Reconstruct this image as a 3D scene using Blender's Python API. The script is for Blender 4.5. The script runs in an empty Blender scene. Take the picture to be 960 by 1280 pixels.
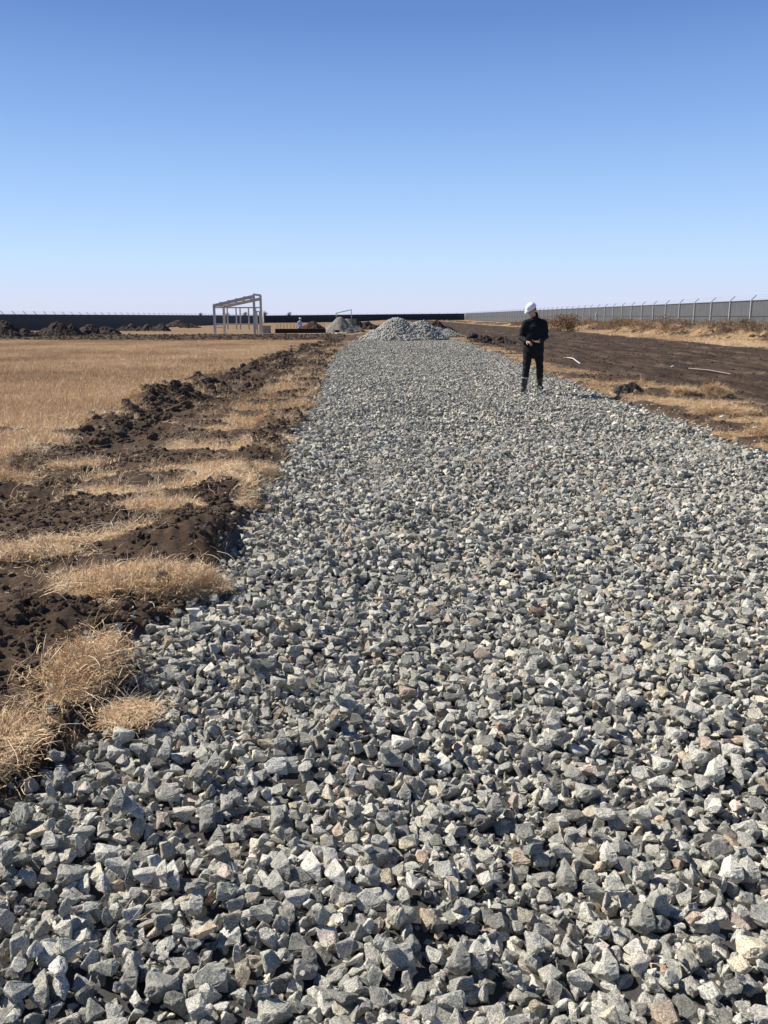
import bpy, bmesh, math, random
import numpy as np
from mathutils import Vector, Matrix, Euler

rng = np.random.default_rng(7)
random.seed(7)
C = bpy.context.scene.collection
R = math.radians

# ------------------------------------------------------------------ camera
CAMH = 1.55
PITCH = 13.29
FPX = 1035.0                       # focal length in pixels of the 960x1280 picture
cam_d = bpy.data.cameras.new('camera')
cam_d.sensor_fit = 'VERTICAL'
cam_d.sensor_height = 36.0
cam_d.sensor_width = 27.0
cam_d.lens = FPX / 1280 * 36.0
cam_d.clip_start = 0.05
cam_d.clip_end = 20000
cam = bpy.data.objects.new('camera', cam_d)
cam.location = (0, 0, CAMH)
cam.rotation_euler = (R(90 - PITCH), 0, 0)
C.objects.link(cam)
bpy.context.scene.camera = cam

# ------------------------------------------------------------------ light
SUN_EL = 43.0
SUN_AZ = math.degrees(math.atan2(-1.0, 0.36))      # towards the sun, measured from +Y to +X
w = bpy.data.worlds.new('World')
bpy.context.scene.world = w
w.use_nodes = True
nt = w.node_tree
for n in list(nt.nodes):
    nt.nodes.remove(n)
sky = nt.nodes.new('ShaderNodeTexSky')
sky.sky_type = 'NISHITA'
sky.sun_disc = False
sky.sun_elevation = R(SUN_EL)
sky.sun_rotation = R(SUN_AZ)
sky.altitude = 100
sky.air_density = 1.0
sky.dust_density = 0.6
sky.ozone_density = 4.0
bg = nt.nodes.new('ShaderNodeBackground')
bg.inputs['Strength'].default_value = 0.10
out = nt.nodes.new('ShaderNodeOutputWorld')
nt.links.new(sky.outputs[0], bg.inputs['Color'])
# the clear winter air above the plain: pale lilac at the horizon, deep blue higher up
tc = nt.nodes.new('ShaderNodeTexCoord'); sx_ = nt.nodes.new('ShaderNodeSeparateXYZ')
nt.links.new(tc.outputs['Generated'], sx_.inputs[0])
rp = nt.nodes.new('ShaderNodeValToRGB'); e_ = rp.color_ramp.elements
SKY = [(0.0, (.50, .53, .66)), (.02, (.49, .54, .69)), (.06, (.41, .55, .74)), (.12, (.30, .46, .72)), (.20, (.19, .335, .63)), (.30, (.10, .20, .46)), (.5, (.034, .080, .21)), (1.0, (.016, .040, .12))]
e_[0].position = SKY[0][0]; e_[0].color = (*SKY[0][1], 1); e_[1].position = 1.0; e_[1].color = (*SKY[-1][1], 1)
for p_, c_ in SKY[1:-1]:
    q_ = e_.new(p_); q_.color = (*c_, 1)
nt.links.new(sx_.outputs['Z'], rp.inputs[0])
bg2 = nt.nodes.new('ShaderNodeBackground'); bg2.inputs['Strength'].default_value = 0.86
nt.links.new(rp.outputs[0], bg2.inputs['Color'])
mx = nt.nodes.new('ShaderNodeMixShader'); mx.inputs[0].default_value = .96
nt.links.new(bg.outputs[0], mx.inputs[1]); nt.links.new(bg2.outputs[0], mx.inputs[2])
nt.links.new(mx.outputs[0], out.inputs['Surface'])

sd = bpy.data.lights.new('sun', 'SUN')
sd.energy = 4.9
sd.angle = R(0.5)
sd.color = (1.0, 0.935, 0.84)
so = bpy.data.objects.new('sun', sd)
az = R(SUN_AZ); el = R(SUN_EL)
sdir = Vector((math.sin(az) * math.cos(el), math.cos(az) * math.cos(el), math.sin(el)))
so.rotation_euler = sdir.to_track_quat('Z', 'Y').to_euler()
so.location = (-30, 10, 40)
C.objects.link(so)

sc = bpy.context.scene
sc.view_settings.view_transform = 'Standard'
sc.view_settings.look = 'None'
sc.view_settings.gamma = 1.0
sc.view_settings.use_curve_mapping = False
sc.view_settings.exposure = 0.68
sc.cycles.max_bounces = 5
sc.cycles.diffuse_bounces = 3

# ------------------------------------------------------------------ pixel helper: picture pixel + height -> world point
def px(x, y, z=0.0):
    vx = (x - 480) / FPX; vy = (640 - y) / FPX
    p = R(PITCH)
    fwd = Vector((0, math.cos(p), -math.sin(p))); up = Vector((0, math.sin(p), math.cos(p)))
    d = fwd + up * vy + Vector((1, 0, 0)) * vx
    t = (z - CAMH) / d.z
    return Vector((0, 0, CAMH)) + d * t

# ------------------------------------------------------------------ noise
def hsh(ix, iy, seed):
    h = (ix.astype(np.int64) * 374761393 + iy.astype(np.int64) * 668265263 + seed * 1442695041) & 0xffffffff
    h = ((h ^ (h >> 13)) * 1274126177) & 0xffffffff
    h = h ^ (h >> 16)
    return (h & 0xffff) / 65535.0

def vnoise(x, y, seed=0):
    x = np.asarray(x, float); y = np.asarray(y, float)
    ix = np.floor(x); iy = np.floor(y)
    fx = x - ix; fy = y - iy
    fx = fx * fx * fx * (fx * (fx * 6 - 15) + 10); fy = fy * fy * fy * (fy * (fy * 6 - 15) + 10)
    a = hsh(ix, iy, seed); b = hsh(ix + 1, iy, seed); c = hsh(ix, iy + 1, seed); d = hsh(ix + 1, iy + 1, seed)
    return (a * (1 - fx) + b * fx) * (1 - fy) + (c * (1 - fx) + d * fx) * fy

def fbm(x, y, octv=4, seed=0, gain=0.5):
    s = 0; a = 1; t = 0
    x = np.asarray(x, float); y = np.asarray(y, float)
    for i in range(octv):
        xr = x * 0.8 - y * 0.6; yr = x * 0.6 + y * 0.8
        s = s + a * vnoise(xr + 17.3 * i, yr - 9.1 * i, seed + i); t += a; a *= gain
        x = x * 2.03; y = y * 2.03
    return s / t

def ss(a, b, x):
    t = np.clip((x - a) / (b - a), 0, 1)
    return t * t * (3 - 2 * t)

# ------------------------------------------------------------------ plan of the place
GL_Y = [0, 2.0, 2.43, 2.8, 3.05, 3.35, 3.65, 3.9, 4.2, 5.2, 6.5, 7.9, 10.6, 13.2, 15.8, 22.2, 30.6, 42, 60]
GL_X = [-1.6, -1.5, -1.30, -1.26, -1.16, -1.16, -1.25, -1.42, -1.16, -1.1, -1.17, -1.13, -1.22, -1.29, -1.38, -1.66, -2.0, -2.2, -2.2]
def XL(y):
    return np.interp(y, GL_Y, GL_X) + 0.10 * (fbm(y * 1.7, y * 0 + 3.3, 3, 11) - 0.5) * 2 * ss(4, 9, y)
def XR(y):
    return np.interp(y, [0, 9.9, 16, 22, 49, 60], [4.6, 4.62, 4.8, 4.66, 5.1, 5.1]) + 0.14 * (fbm(y * 1.3, y * 0 + 7.7, 3, 12) - 0.5) * 2
def XF(y):   # edge of the straw field on the left
    return np.interp(y, [0, 6, 8, 10, 20, 40, 52], [-4.0, -3.7, -3.75, -4.1, -4.55, -4.5, -3.8])

# straw clumps close to the camera: cx, cy, rx, ry, h
CL = [(-1.42, 4.72, .44, .21, .075), (-1.34, 3.42, .11, .28, .045), (-1.50, 2.78, .16, .28, .03), (-1.03, 3.08, .08, .08, .04),
      (-1.85, 6.7, .30, .16, .05), (-1.58, 8.4, .40, .20, .05), (-2.45, 5.4, .40, .12, .03), (-2.1, 5.75, .42, .07, .02),
      (-3.35, 8.9, .28, .12, .07), (-2.9, 8.1, .25, .08, .02),
      (6.15, 17.0, .22, .2, .13), (6.78, 16.9, .28, .22, .15), (5.6, 13.6, .5, .3, .08), (6.4, 12.2, .5, .25, .08), (5.4, 11.2, .35, .3, .06)]
# bare soil humps
HU = [(-1.42, 5.75, .42, .42, .15), (-1.95, 3.95, .7, .45, .13), (-1.5, 7.5, .35, .35, .14), (-1.45, 9.7, .28, .45, .14),
      (-1.55, 12.2, .3, .5, .16), (-4.2, 16.4, .7, .8, .24), (-4.1, 12.4, .4, .5, .08), (-3.9, 9.2, .35, .4, .12), (-3.8, 7.6, .4, .3, .10),
      (-4.2, 20, .5, 2.2, .12), (-3.6, 26, .6, 3.0, .15), (-3.1, 34, .6, 4.0, .16), (-3.4, 45, .8, 5, .15),
      (5.15, 17.3, .32, .28, .16), (5.9, 19.6, .5, .4, .1)]
def blob(x, y, L):
    s = 0
    for cx, cy, rx, ry, h in L:
        q = ((x - cx) / rx) ** 2 + ((y - cy) / ry) ** 2
        s = s + h * np.exp(-q * q * 0.7 - q * 0.3)
    return s
def clumpmask(x, y):
    s = 0
    for cx, cy, rx, ry, h in CL:
        q = ((x - cx) / rx) ** 2 + ((y - cy) / ry) ** 2
        s = np.maximum(s, 1 - ss(0.8, 1.5, q + 0.9 * (fbm(x * 5, y * 5, 3, 61) - .5)))
    return s

def masks(x, y):
    """straw 0..1, road 0..1 (the packed dirt road), gravel 0..1"""
    x = np.asarray(x, float); y = np.asarray(y, float)
    n1 = fbm(x * 0.9, y * 0.9, 4, 21); n2 = fbm(x * 1.5, y * 3.6 , 4, 22); n3 = fbm(x * 0.06, y * 0.12, 4, 23)
    n4 = fbm(x * 4, y * 4, 3, 24)
    xl = XL(y); xr = XR(y); xf = XF(y)
    yb = np.abs(y) + (y < 0) * 2
    gravel = ((x > xl) & (x < xr) & (y < 58)).astype(float)
    field = ss(0.35, -0.35, x - xf + 1.6 * (n1 - .5) + .7 * (n4 - .5))
    bare = ss(0.58, 0.72, fbm(x * .7, y * .7, 3, 25)) * 0.75 * ss(34, 14, y)
    field = field * (1 - bare)
    strip = ss(-2.9, -2.4, x + 0.9 * (n1 - .5)) * ss(0.54, 0.60, n2 + .9 * (.47 - fbm(x * 1.2, y * 3.0, 3, 43))) * ss(6.2, 7.4, y) * (x < xl + .15)
    trench = ss(0.68, 0.76, n2) * 0.6 * ss(5.0, 9.0, y)
    left = np.maximum(np.maximum(field, strip), trench * (x < xl))
        # far part on the left: dark band, then tan again
    far = ss(0.0, 1.0, (y - (54 + 3 * (fbm(x * .15, y * 0, 2, 26) - .5))) / 2.5)
    tan = .55 * ss(72, 78, y + 10 * (n3 - .5)) * ss(0.34, 0.46, n3 + ss(-45, -20, x) * 0.25 + ss(110, 200, y) * .2)
    left = left * (1 - far) + far * tan
    # right
    rs = ss(0.39, 0.58, fbm(x * 1.1, y * .9, 4, 31)) * (1 - ss(6.2, 8.0, x + 1.6 * (n1 - .5) + 1.3 * ss(16, 26, y))) * ss(0.40, .52, n4 + .1)
    band = ss(18.8, 20.2, x + 1.2 * (n1 - .5) - ss(50, 120, y) * 2) * np.maximum(ss(24.2, 22.6, x + 1.5 * (n4 - .5)), .9 * ss(.47, .56, fbm(x * .5, y * .3, 3, 33))) + ss(32, 36, x)
    right = np.maximum(rs, band * (0.6 + .4 * n1))
    road = ss(6.6, 7.6, x + 1.0 * (n1 - .5) + 1.3 * ss(16, 26, y)) * (1 - ss(18.8, 20, x - ss(50, 120, y) * 2)) * (1 - rs)
    mid = 0.35 + .5 * ss(.4, .6, n3)
    g = np.where(x < -1.0 - 0 * y, left, right)
    beyond = (y > 58) & (x > -2.2) & (x < 7)
    g = np.maximum(g, clumpmask(x, y))
    g = np.where(beyond, 0.8 * ss(.35, .55, n1 * .6 + n3 * .4), g)
    g = np.where(yb > 500, 0.8, g)
    return np.clip(g, 0, 1) * (1 - gravel), np.clip(road, 0, 1) * (x > 5), gravel

def undul(x, y):
    return (fbm(x * .9, y * .9, 3, 71) - .5) * .17

def height(x, y):
    x = np.asarray(x, float); y = np.asarray(y, float)
    g, road, gravel = masks(x, y)
    xl = XL(y); xr = XR(y)
    big = -1.15 * ss(62, 190, y) * ss(6, -22, x) - 0.25 * ss(80, 200, y) * ss(0, 30, x)
    soilness = (1 - g)
    # lumps of dug soil
    near = ss(70, 25, np.abs(y))
    l1 = (fbm(x * 2.2, y * 2.2, 5, 41, .5) - .5) * 0.13
    l2 = np.abs(fbm(x * 7, y * 7, 3, 42) - .5) * 0.07
    streak = (fbm(x * 1.2, y * 3.0, 3, 43) - .42) * 0.17 * ss(5, 8, y)
    left = (l1 + l2 + streak) * (0.55 + .45 * soilness) * (x < xl + .2) * near
    left *= (0.25 + 0.75 * ss(-5.2, -4.4, x)) 
    left = left - 0.10 * ss(-4.2, -3.7, x) * ss(-2.6, -3.1, x)          # the shallow trench
    hum = blob(x, y, HU) + blob(x, y, CL)
    hum = hum * (1 + 0.8 * (fbm(x * 6, y * 6, 3, 44) - .5))
    right = (l1 * .5 + l2 * .7) * (x > xr - .2) * near * (1 - road) + road * ((fbm(x * 2.4, y * .22, 4, 45) - .5) * 0.20 + (fbm(x * 5, y * 5, 4, 46) - .5) * .09 - .05)
    bank = 0.55 * ss(22.5, 25.5, x) * ss(34, 29, x) * (0.55 + 0.9 * fbm(x * .35, y * .25, 4, 47)) * ss(300, 60, y) * ss(-5, 20, y)
    bank = bank + 0.25 * ss(.5, .7, fbm(x * 1.2, y * 1.2, 3, 48)) * ss(23, 25, x) * ss(33, 30, x) * ss(5, 20, y)
    out = big - 0.02 + left + hum + right + bank
    bed = -0.085 + undul(x, y) - 0.03 * (1 - ss(0, .35, x - xl)) - 0.03 * (1 - ss(0, .35, xr - x))
    gi = ss(-0.12, 0.12, x - xl) * ss(-0.12, 0.12, xr - x) * ss(59, 57, y)
    return out * (1 - gi) + bed * gi

# ------------------------------------------------------------------ helpers
def tag(o, label=None, cat=None, group=None, kind=None):
    if label: o['label'] = label
    if cat: o['category'] = cat
    if group: o['group'] = group
    if kind: o['kind'] = kind
    return o

def link(name, me, mat=None, parent=None, smooth=False):
    o = bpy.data.objects.new(name, me)
    C.objects.link(o)
    if mat is not None:
        me.materials.append(mat)
    if parent is not None:
        o.parent = parent
    if smooth:
        me.polygons.foreach_set('use_smooth', [True] * len(me.polygons))
    return o

def empty(name, loc, rz=0):
    o = bpy.data.objects.new(name, None)
    o.empty_display_size = 0.2
    o.location = loc; o.rotation_euler = (0, 0, rz)
    C.objects.link(o)
    return o

def mesh_from(name, verts, faces):
    me = bpy.data.meshes.new(name)
    verts = np.asarray(verts, dtype=np.float32)
    faces = np.asarray(faces, dtype=np.int32)
    nv = len(verts); nf = len(faces); k = faces.shape[1]
    me.vertices.add(nv); me.vertices.foreach_set('co', verts.ravel())
    me.loops.add(nf * k); me.loops.foreach_set('vertex_index', faces.ravel())
    me.polygons.add(nf)
    me.polygons.foreach_set('loop_start', np.arange(0, nf * k, k, dtype=np.int32))
    me.polygons.foreach_set('loop_total', np.full(nf, k, dtype=np.int32))
    me.update(calc_edges=True)
    return me

class MB:
    """collects simple shapes into ONE mesh"""
    def __init__(s): s.v = []; s.f = []
    def add(s, vs, fs):
        b = len(s.v); s.v += [tuple(v) for v in vs]; s.f += [tuple(i + b for i in f) for f in fs]
    def beam(s, p, q, w, h=None, up=(0, 0, 1)):
        h = h or w
        p = Vector(p); q = Vector(q); d = (q - p).normalized()
        u = Vector(up)
        if abs(d.dot(u)) > .98: u = Vector((0, 1, 0))
        a = d.cross(u).normalized(); b = a.cross(d).normalized()
        vs = []
        for c in (p, q):
            for sx, sy in ((-1, -1), (1, -1), (1, 1), (-1, 1)):
                vs.append(c + a * (sx * w / 2) + b * (sy * h / 2))
        s.add(vs, [(3, 2, 1, 0), (4, 5, 6, 7), (0, 1, 5, 4), (1, 2, 6, 5), (2, 3, 7, 6), (3, 0, 4, 7)])
    def box(s, lo, hi):
        x0, y0, z0 = lo; x1, y1, z1 = hi
        s.add([(x0, y0, z0), (x1, y0, z0), (x1, y1, z0), (x0, y1, z0), (x0, y0, z1), (x1, y0, z1), (x1, y1, z1), (x0, y1, z1)],
              [(3, 2, 1, 0), (4, 5, 6, 7), (0, 1, 5, 4), (1, 2, 6, 5), (2, 3, 7, 6), (3, 0, 4, 7)])
    def tube(s, pts, rad, n=10, ell=1.0, side=None):
        """closed tapered tube through pts, radii rad; ell = flattening along the second axis"""
        pts = [Vector(p) for p in pts]; m = len(pts)
        rings = []
        ref = Vector(side) if side else None
        for i, p in enumerate(pts):
            d = (pts[min(i + 1, m - 1)] - pts[max(i - 1, 0)]).normalized()
            u = ref if ref else (Vector((0, 0, 1)) if abs(d.z) < .9 else Vector((1, 0, 0)))
            a = (u - d * u.dot(d)).normalized(); b = d.cross(a).normalized()
            rings.append((p, a, b, d))
        vs = []; fs = []
        def ring(p, a, b, r):
            rr = r if isinstance(r, (tuple, list)) else (r, r * ell)
            k = len(vs)
            for j in range(n):
                t = 2 * math.pi * j / n
                vs.append(p + a * (math.cos(t) * rr[0]) + b * (math.sin(t) * rr[1]))
            return k
        def sc_(r, k): return tuple(q * k for q in r) if isinstance(r, (tuple, list)) else r * k
        def rm(r): return min(r) if isinstance(r, (tuple, list)) else r * min(1, ell)
        ks = []
        p, a, b, d = rings[0]
        vs.append(p - d * rm(rad[0])); i0 = 0
        ks.append(ring(p - d * rm(rad[0]) * .7, a, b, sc_(rad[0], .7)))
        for i, (p, a, b, d) in enumerate(rings):
            ks.append(ring(p, a, b, rad[i]))
        ks.append(ring(p + d * rm(rad[-1]) * .7, a, b, sc_(rad[-1], .7)))
        vs.append(p + d * rm(rad[-1])); i1 = len(vs) - 1
        for j in range(n):
            fs.append((i0, ks[0] + (j + 1) % n, ks[0] + j))
            fs.append((i1, ks[-1] + j, ks[-1] + (j + 1) % n))
        for k0, k1 in zip(ks, ks[1:]):
            for j in range(n):
                fs.append((k0 + j, k0 + (j + 1) % n, k1 + (j + 1) % n, k1 + j))
        s.add(vs, fs)
    def ball(s, c, r, nu=14, nv=10):
        c = Vector(c); r = r if isinstance(r, (tuple, list)) else (r, r, r)
        vs = [c + Vector((0, 0, -r[2]))]; fs = []
        for i in range(1, nv):
            t = math.pi * i / nv
            for j in range(nu):
                p = 2 * math.pi * j / nu
                vs.append(c + Vector((r[0] * math.sin(t) * math.cos(p), r[1] * math.sin(t) * math.sin(p), -r[2] * math.cos(t))))
        vs.append(c + Vector((0, 0, r[2]))); e = len(vs) - 1
        for j in range(nu):
            fs.append((0, 1 + (j + 1) % nu, 1 + j)); fs.append((e, e - nu + j, e - nu + (j + 1) % nu))
        for i in range(nv - 2):
            for j in range(nu):
                a = 1 + i * nu + j; b = 1 + i * nu + (j + 1) % nu
                fs.append((a, b, b + nu, a + nu))
        s.add(vs, fs)
    def mesh(s, name):
        me = bpy.data.meshes.new(name); me.from_pydata([tuple(v) for v in s.v], [], s.f); me.update(); return me
    def build(s, name, mat, parent=None, smooth=False, bevel=0):
        me = s.mesh(name)
        if bevel:
            bm = bmesh.new(); bm.from_mesh(me)
            bmesh.ops.bevel(bm, geom=bm.edges[:], offset=bevel, segments=2, affect='EDGES', profile=.5)
            bm.to_mesh(me); bm.free()
        return link(name, me, mat, parent, smooth)

# ------------------------------------------------------------------ materials
def new_mat(name):
    m = bpy.data.materials.new(name); m.use_nodes = True
    t = m.node_tree; b = t.nodes['Principled BSDF']
    return m, t, b
def node(t, k, **kw):
    n = t.nodes.new(k)
    for a, v in kw.items(): setattr(n, a, v)
    return n
def noise_n(t, scale, detail=6, rough=.6, coord=None, dim='3D'):
    n = node(t, 'ShaderNodeTexNoise'); n.inputs['Scale'].default_value = scale
    n.inputs['Detail'].default_value = detail; n.inputs['Roughness'].default_value = rough
    if coord is not None: t.links.new(coord, n.inputs['Vector'])
    return n
def ramp(t, src, stops):
    r = node(t, 'ShaderNodeValToRGB')
    e = r.color_ramp.elements
    while len(e) > 1: e.remove(e[-1])
    e[0].position = stops[0][0]; e[0].color = (*stops[0][1], 1)
    for p, c in stops[1:]:
        q = e.new(p); q.color = (*c, 1)
    t.links.new(src, r.inputs[0]); return r
def mixc(t, fac, a, b, mode='MIX'):
    m = node(t, 'ShaderNodeMix', data_type='RGBA', blend_type=mode)
    for s, v in ((m.inputs[0], fac), (m.inputs[6], a), (m.inputs[7], b)):
        if hasattr(v, 'links'): t.links.new(v, s)
        elif isinstance(v, tuple): s.default_value = (*v, 1)
        else: s.default_value = v
    return m.outputs[2]
def simple(name, col, rough=.7, var=.25, scale=8, metal=0, bump=0.0, spec=.3):
    m, t, b = new_mat(name)
    co = node(t, 'ShaderNodeTexCoord').outputs['Object']
    n = noise_n(t, scale, 5, .6, co)
    lo = tuple(c * (1 - var) for c in col); hi = tuple(min(1, c * (1 + var)) for c in col)
    r = ramp(t, n.outputs[0], [(.3, lo), (.7, hi)])
    t.links.new(r.outputs[0], b.inputs['Base Color'])
    b.inputs['Roughness'].default_value = rough; b.inputs['Metallic'].default_value = metal
    b.inputs['Specular IOR Level'].default_value = spec
    if bump:
        bp = node(t, 'ShaderNodeBump'); bp.inputs['Strength'].default_value = .6; bp.inputs['Distance'].default_value = bump
        t.links.new(noise_n(t, scale * 4, 5, .6, co).outputs[0], bp.inputs['Height']); t.links.new(bp.outputs[0], b.inputs['Normal'])
    return m

SOIL = (.092, .064, .046)
def ground_material():
    m, t, b = new_mat('ground_surface')
    geo = node(t, 'ShaderNodeNewGeometry'); P = geo.outputs['Position']
    ag = node(t, 'ShaderNodeAttribute', attribute_name='straw'); ar = node(t, 'ShaderNodeAttribute', attribute_name='road'); av = node(t, 'ShaderNodeAttribute', attribute_name='gravel')
    n1 = noise_n(t, 1.3, 8, .65, P); n2 = noise_n(t, 22, 6, .7, P); n3 = noise_n(t, .15, 4, .6, P)
    soil = ramp(t, n1.outputs[0], [(.3, (.050, .033, .023)), (.5, (.078, .053, .037)), (.72, (.115, .080, .057))]).outputs[0]
    soil = mixc(t, .5, soil, ramp(t, n2.outputs[0], [(.3, (.45, .45, .45)), (.7, (1.5, 1.5, 1.5))]).outputs[0], 'MULTIPLY')
    # straw ground
    mp = node(t, 'ShaderNodeMapping'); mp.inputs['Scale'].default_value = (1, .55, 1); t.links.new(P, mp.inputs[0])
    n4 = noise_n(t, 9, 8, .75, mp.outputs[0])
    st = ramp(t, n4.outputs[0], [(.30, (.11, .070, .040)), (.46, (.26, .175, .10)), (.66, (.40, .285, .17))]).outputs[0]
    st = mixc(t, 1.0, st, ramp(t, n3.outputs[0], [(.3, (.82, .78, .74)), (.7, (1.12, 1.1, 1.08))]).outputs[0], 'MULTIPLY')
    # road: packed dirt
    mp2 = node(t, 'ShaderNodeMapping'); mp2.inputs['Scale'].default_value = (1, .16, 1); t.links.new(P, mp2.inputs[0])
    rd = ramp(t, noise_n(t, 1.6, 9, .72, mp2.outputs[0]).outputs[0], [(.36, (.022, .015, .011)), (.46, (.046, .031, .022)), (.56, (.075, .053, .038)), (.68, (.15, .11, .078))]).outputs[0]
    # break the straw mask up
    ma = node(t, 'ShaderNodeMath', operation='MULTIPLY_ADD'); t.links.new(noise_n(t, 7, 6, .7, P).outputs[0], ma.inputs[0]); ma.inputs[1].default_value = 1.1; ma.inputs[2].default_value = -.55
    ad = node(t, 'ShaderNodeMath', operation='ADD'); t.links.new(ag.outputs['Fac'], ad.inputs[0]); t.links.new(ma.outputs[0], ad.inputs[1])
    mr = node(t, 'ShaderNodeMapRange'); mr.inputs[1].default_value = .38; mr.inputs[2].default_value = .62; t.links.new(ad.outputs[0], mr.inputs[0])
    c = mixc(t, ar.outputs['Fac'], soil, rd)
    c = mixc(t, mr.outputs[0], c, st)
    c = mixc(t, av.outputs['Fac'], c, (.085, .082, .078))
    t.links.new(c, b.inputs['Base Color'])
    b.inputs['Roughness'].default_value = .95; b.inputs['Specular IOR Level'].default_value = .1
    bp = node(t, 'ShaderNodeBump'); bp.inputs['Strength'].default_value = 1.0; bp.inputs['Distance'].default_value = .03
    nb = noise_n(t, 14, 8, .75, P); t.links.new(nb.outputs[0], bp.inputs['Height']); t.links.new(bp.outputs[0], b.inputs['Normal'])
    return m
M_ground = ground_material()

def stone_material():
    m, t, b = new_mat('crushed_granite')
    tint = node(t, 'ShaderNodeAttribute', attribute_type='INSTANCER', attribute_name='tint')
    t2 = node(t, 'ShaderNodeAttribute', attribute_type='INSTANCER', attribute_name='tone')
    co = node(t, 'ShaderNodeTexCoord').outputs['Object']
    geo = node(t, 'ShaderNodeNewGeometry').outputs['Position']
    base = ramp(t, tint.outputs['Fac'], [(0, (.185, .182, .165)), (.25, (.345, .338, .302)), (.5, (.455, .438, .39)), (.72, (.36, .36, .315)), (.86, (.48, .445, .37)), (.93, (.48, .42, .31)),
                                          (.955, (.46, .36, .27)), (.97, (.44, .36, .31)), (.985, (.56, .54, .49)), (1.0, (.34, .23, .15))])
    base.color_ramp.interpolation = 'LINEAR'
    tone = node(t, 'ShaderNodeMapRange'); t.links.new(t2.outputs['Fac'], tone.inputs[0]); tone.inputs[3].default_value = .56; tone.inputs[4].default_value = 1.32
    c = mixc(t, 1.0, base.outputs[0], tone.outputs[0], 'MULTIPLY')
    sp = noise_n(t, 260, 3, .7, geo)
    c = mixc(t, .75, c, ramp(t, sp.outputs[0], [(.36, (.30, .30, .31)), (.47, (.92, .92, .92)), (.62, (1.7, 1.7, 1.67))]).outputs[0], 'MULTIPLY')
    pt = noise_n(t, 38, 4, .6, geo)
    c = mixc(t, .6, c, ramp(t, pt.outputs[0], [(.35, (.62, .64, .66)), (.6, (1.1, 1.09, 1.06))]).outputs[0], 'MULTIPLY')
    t.links.new(c, b.inputs['Base Color'])
    b.inputs['Roughness'].default_value = .82; b.inputs['Specular IOR Level'].default_value = .25
    bp = node(t, 'ShaderNodeBump'); bp.inputs['Strength'].default_value = .8; bp.inputs['Distance'].default_value = .004
    t.links.new(noise_n(t, 150, 5, .7, geo).outputs[0], bp.inputs['Height']); t.links.new(bp.outputs[0], b.inputs['Normal'])
    return m
M_stone = stone_material()

def tinted(name, stops, rough=.8, trans=0):
    m, t, b = new_mat(name)
    tint = node(t, 'ShaderNodeAttribute', attribute_type='INSTANCER', attribute_name='tint')
    mm = node(t, 'ShaderNodeAttribute', attribute_name='shade')
    ad = node(t, 'ShaderNodeMath', operation='ADD'); t.links.new(tint.outputs['Fac'], ad.inputs[0]); t.links.new(mm.outputs['Fac'], ad.inputs[1])
    hf = node(t, 'ShaderNodeMath', operation='MULTIPLY'); t.links.new(ad.outputs[0], hf.inputs[0]); hf.inputs[1].default_value = .5
    r = ramp(t, hf.outputs[0], stops)
    t.links.new(r.outputs[0], b.inputs['Base Color']); b.inputs['Roughness'].default_value = rough
    b.inputs['Specular IOR Level'].default_value = .2
    return m
M_straw = tinted('dry_straw', [(0, (.20, .135, .08)), (.3, (.45, .31, .18)), (.55, (.66, .48, .295)), (.8, (.78, .61, .405)), (1, (.85, .72, .53))])
M_clod = simple('soil_clod', SOIL, .95, .35, 12, bump=.006, spec=.1)

# ------------------------------------------------------------------ ground sheet, split into ground, gravel bed and dirt road
def build_ground():
    r = [0.25]
    while r[-1] < 62: r.append(r[-1] * 1.0095 if r[-1] > 1.2 else r[-1] * 1.05)
    while r[-1] < 480: r.append(r[-1] * 1.02)
    while r[-1] < 9000: r.append(r[-1] * 1.25)
    r = np.array(r)
    a = list(np.arange(-36, 36.01, .085)) + list(np.arange(38, 322, 3.0))
    a = np.radians(np.array(a))
    nr, na = len(r), len(a)
    A, Rr = np.meshgrid(a, r)
    X = np.sin(A) * Rr; Y = np.cos(A) * Rr
    Z = height(X, Y)
    g, road, gravel = masks(X, Y)
    V = np.stack([X, Y, Z], -1).reshape(-1, 3)
    V = np.vstack([V, [[0, 0, float(height(np.array([0.]), np.array([0.]))[0])]]])
    I = np.arange(nr * na).reshape(nr, na)
    q = np.stack([I[:-1, :], np.roll(I[:-1, :], -1, 1), np.roll(I[1:, :], -1, 1), I[1:, :]], -1).reshape(-1, 4)
    q = q[:, ::-1]
    gf = gravel.ravel()[q].mean(1) > .5
    rf = (road.ravel()[q].mean(1) > .5) & ~gf
    att = {'straw': np.append(g.ravel(), 0), 'road': np.append(road.ravel(), 0), 'gravel': np.append(gravel.ravel(), 1)}
    for name, sel in (('ground', ~gf & ~rf), ('gravel_road_bed', gf), ('dirt_road', rf)):
        f = q[sel]
        used, inv = np.unique(f, return_inverse=True)
        f = inv.reshape(-1, 4)
        vv = V[used]
        me = mesh_from(name, vv, f)
        for k, arr in att.items():
            at = me.attributes.new(k, 'FLOAT', 'POINT'); at.data.foreach_set('value', arr[used].astype(np.float32))
        o = link(name, me, M_ground, smooth=True)
        o['kind'] = 'structure'
build_ground()
# small closing patch under the camera's feet
mb = MB(); n = 24
mb.add([(0, 0, -.078)] + [(.3 * math.cos(2 * math.pi * i / n), .3 * math.sin(2 * math.pi * i / n), -.082) for i in range(n)], [(0, 1 + i, 1 + (i + 1) % n) for i in range(n)])
o = mb.build('gravel_road_bed', simple('stone_dust', (.09, .087, .082), .95), None); o['kind'] = 'structure'

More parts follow.
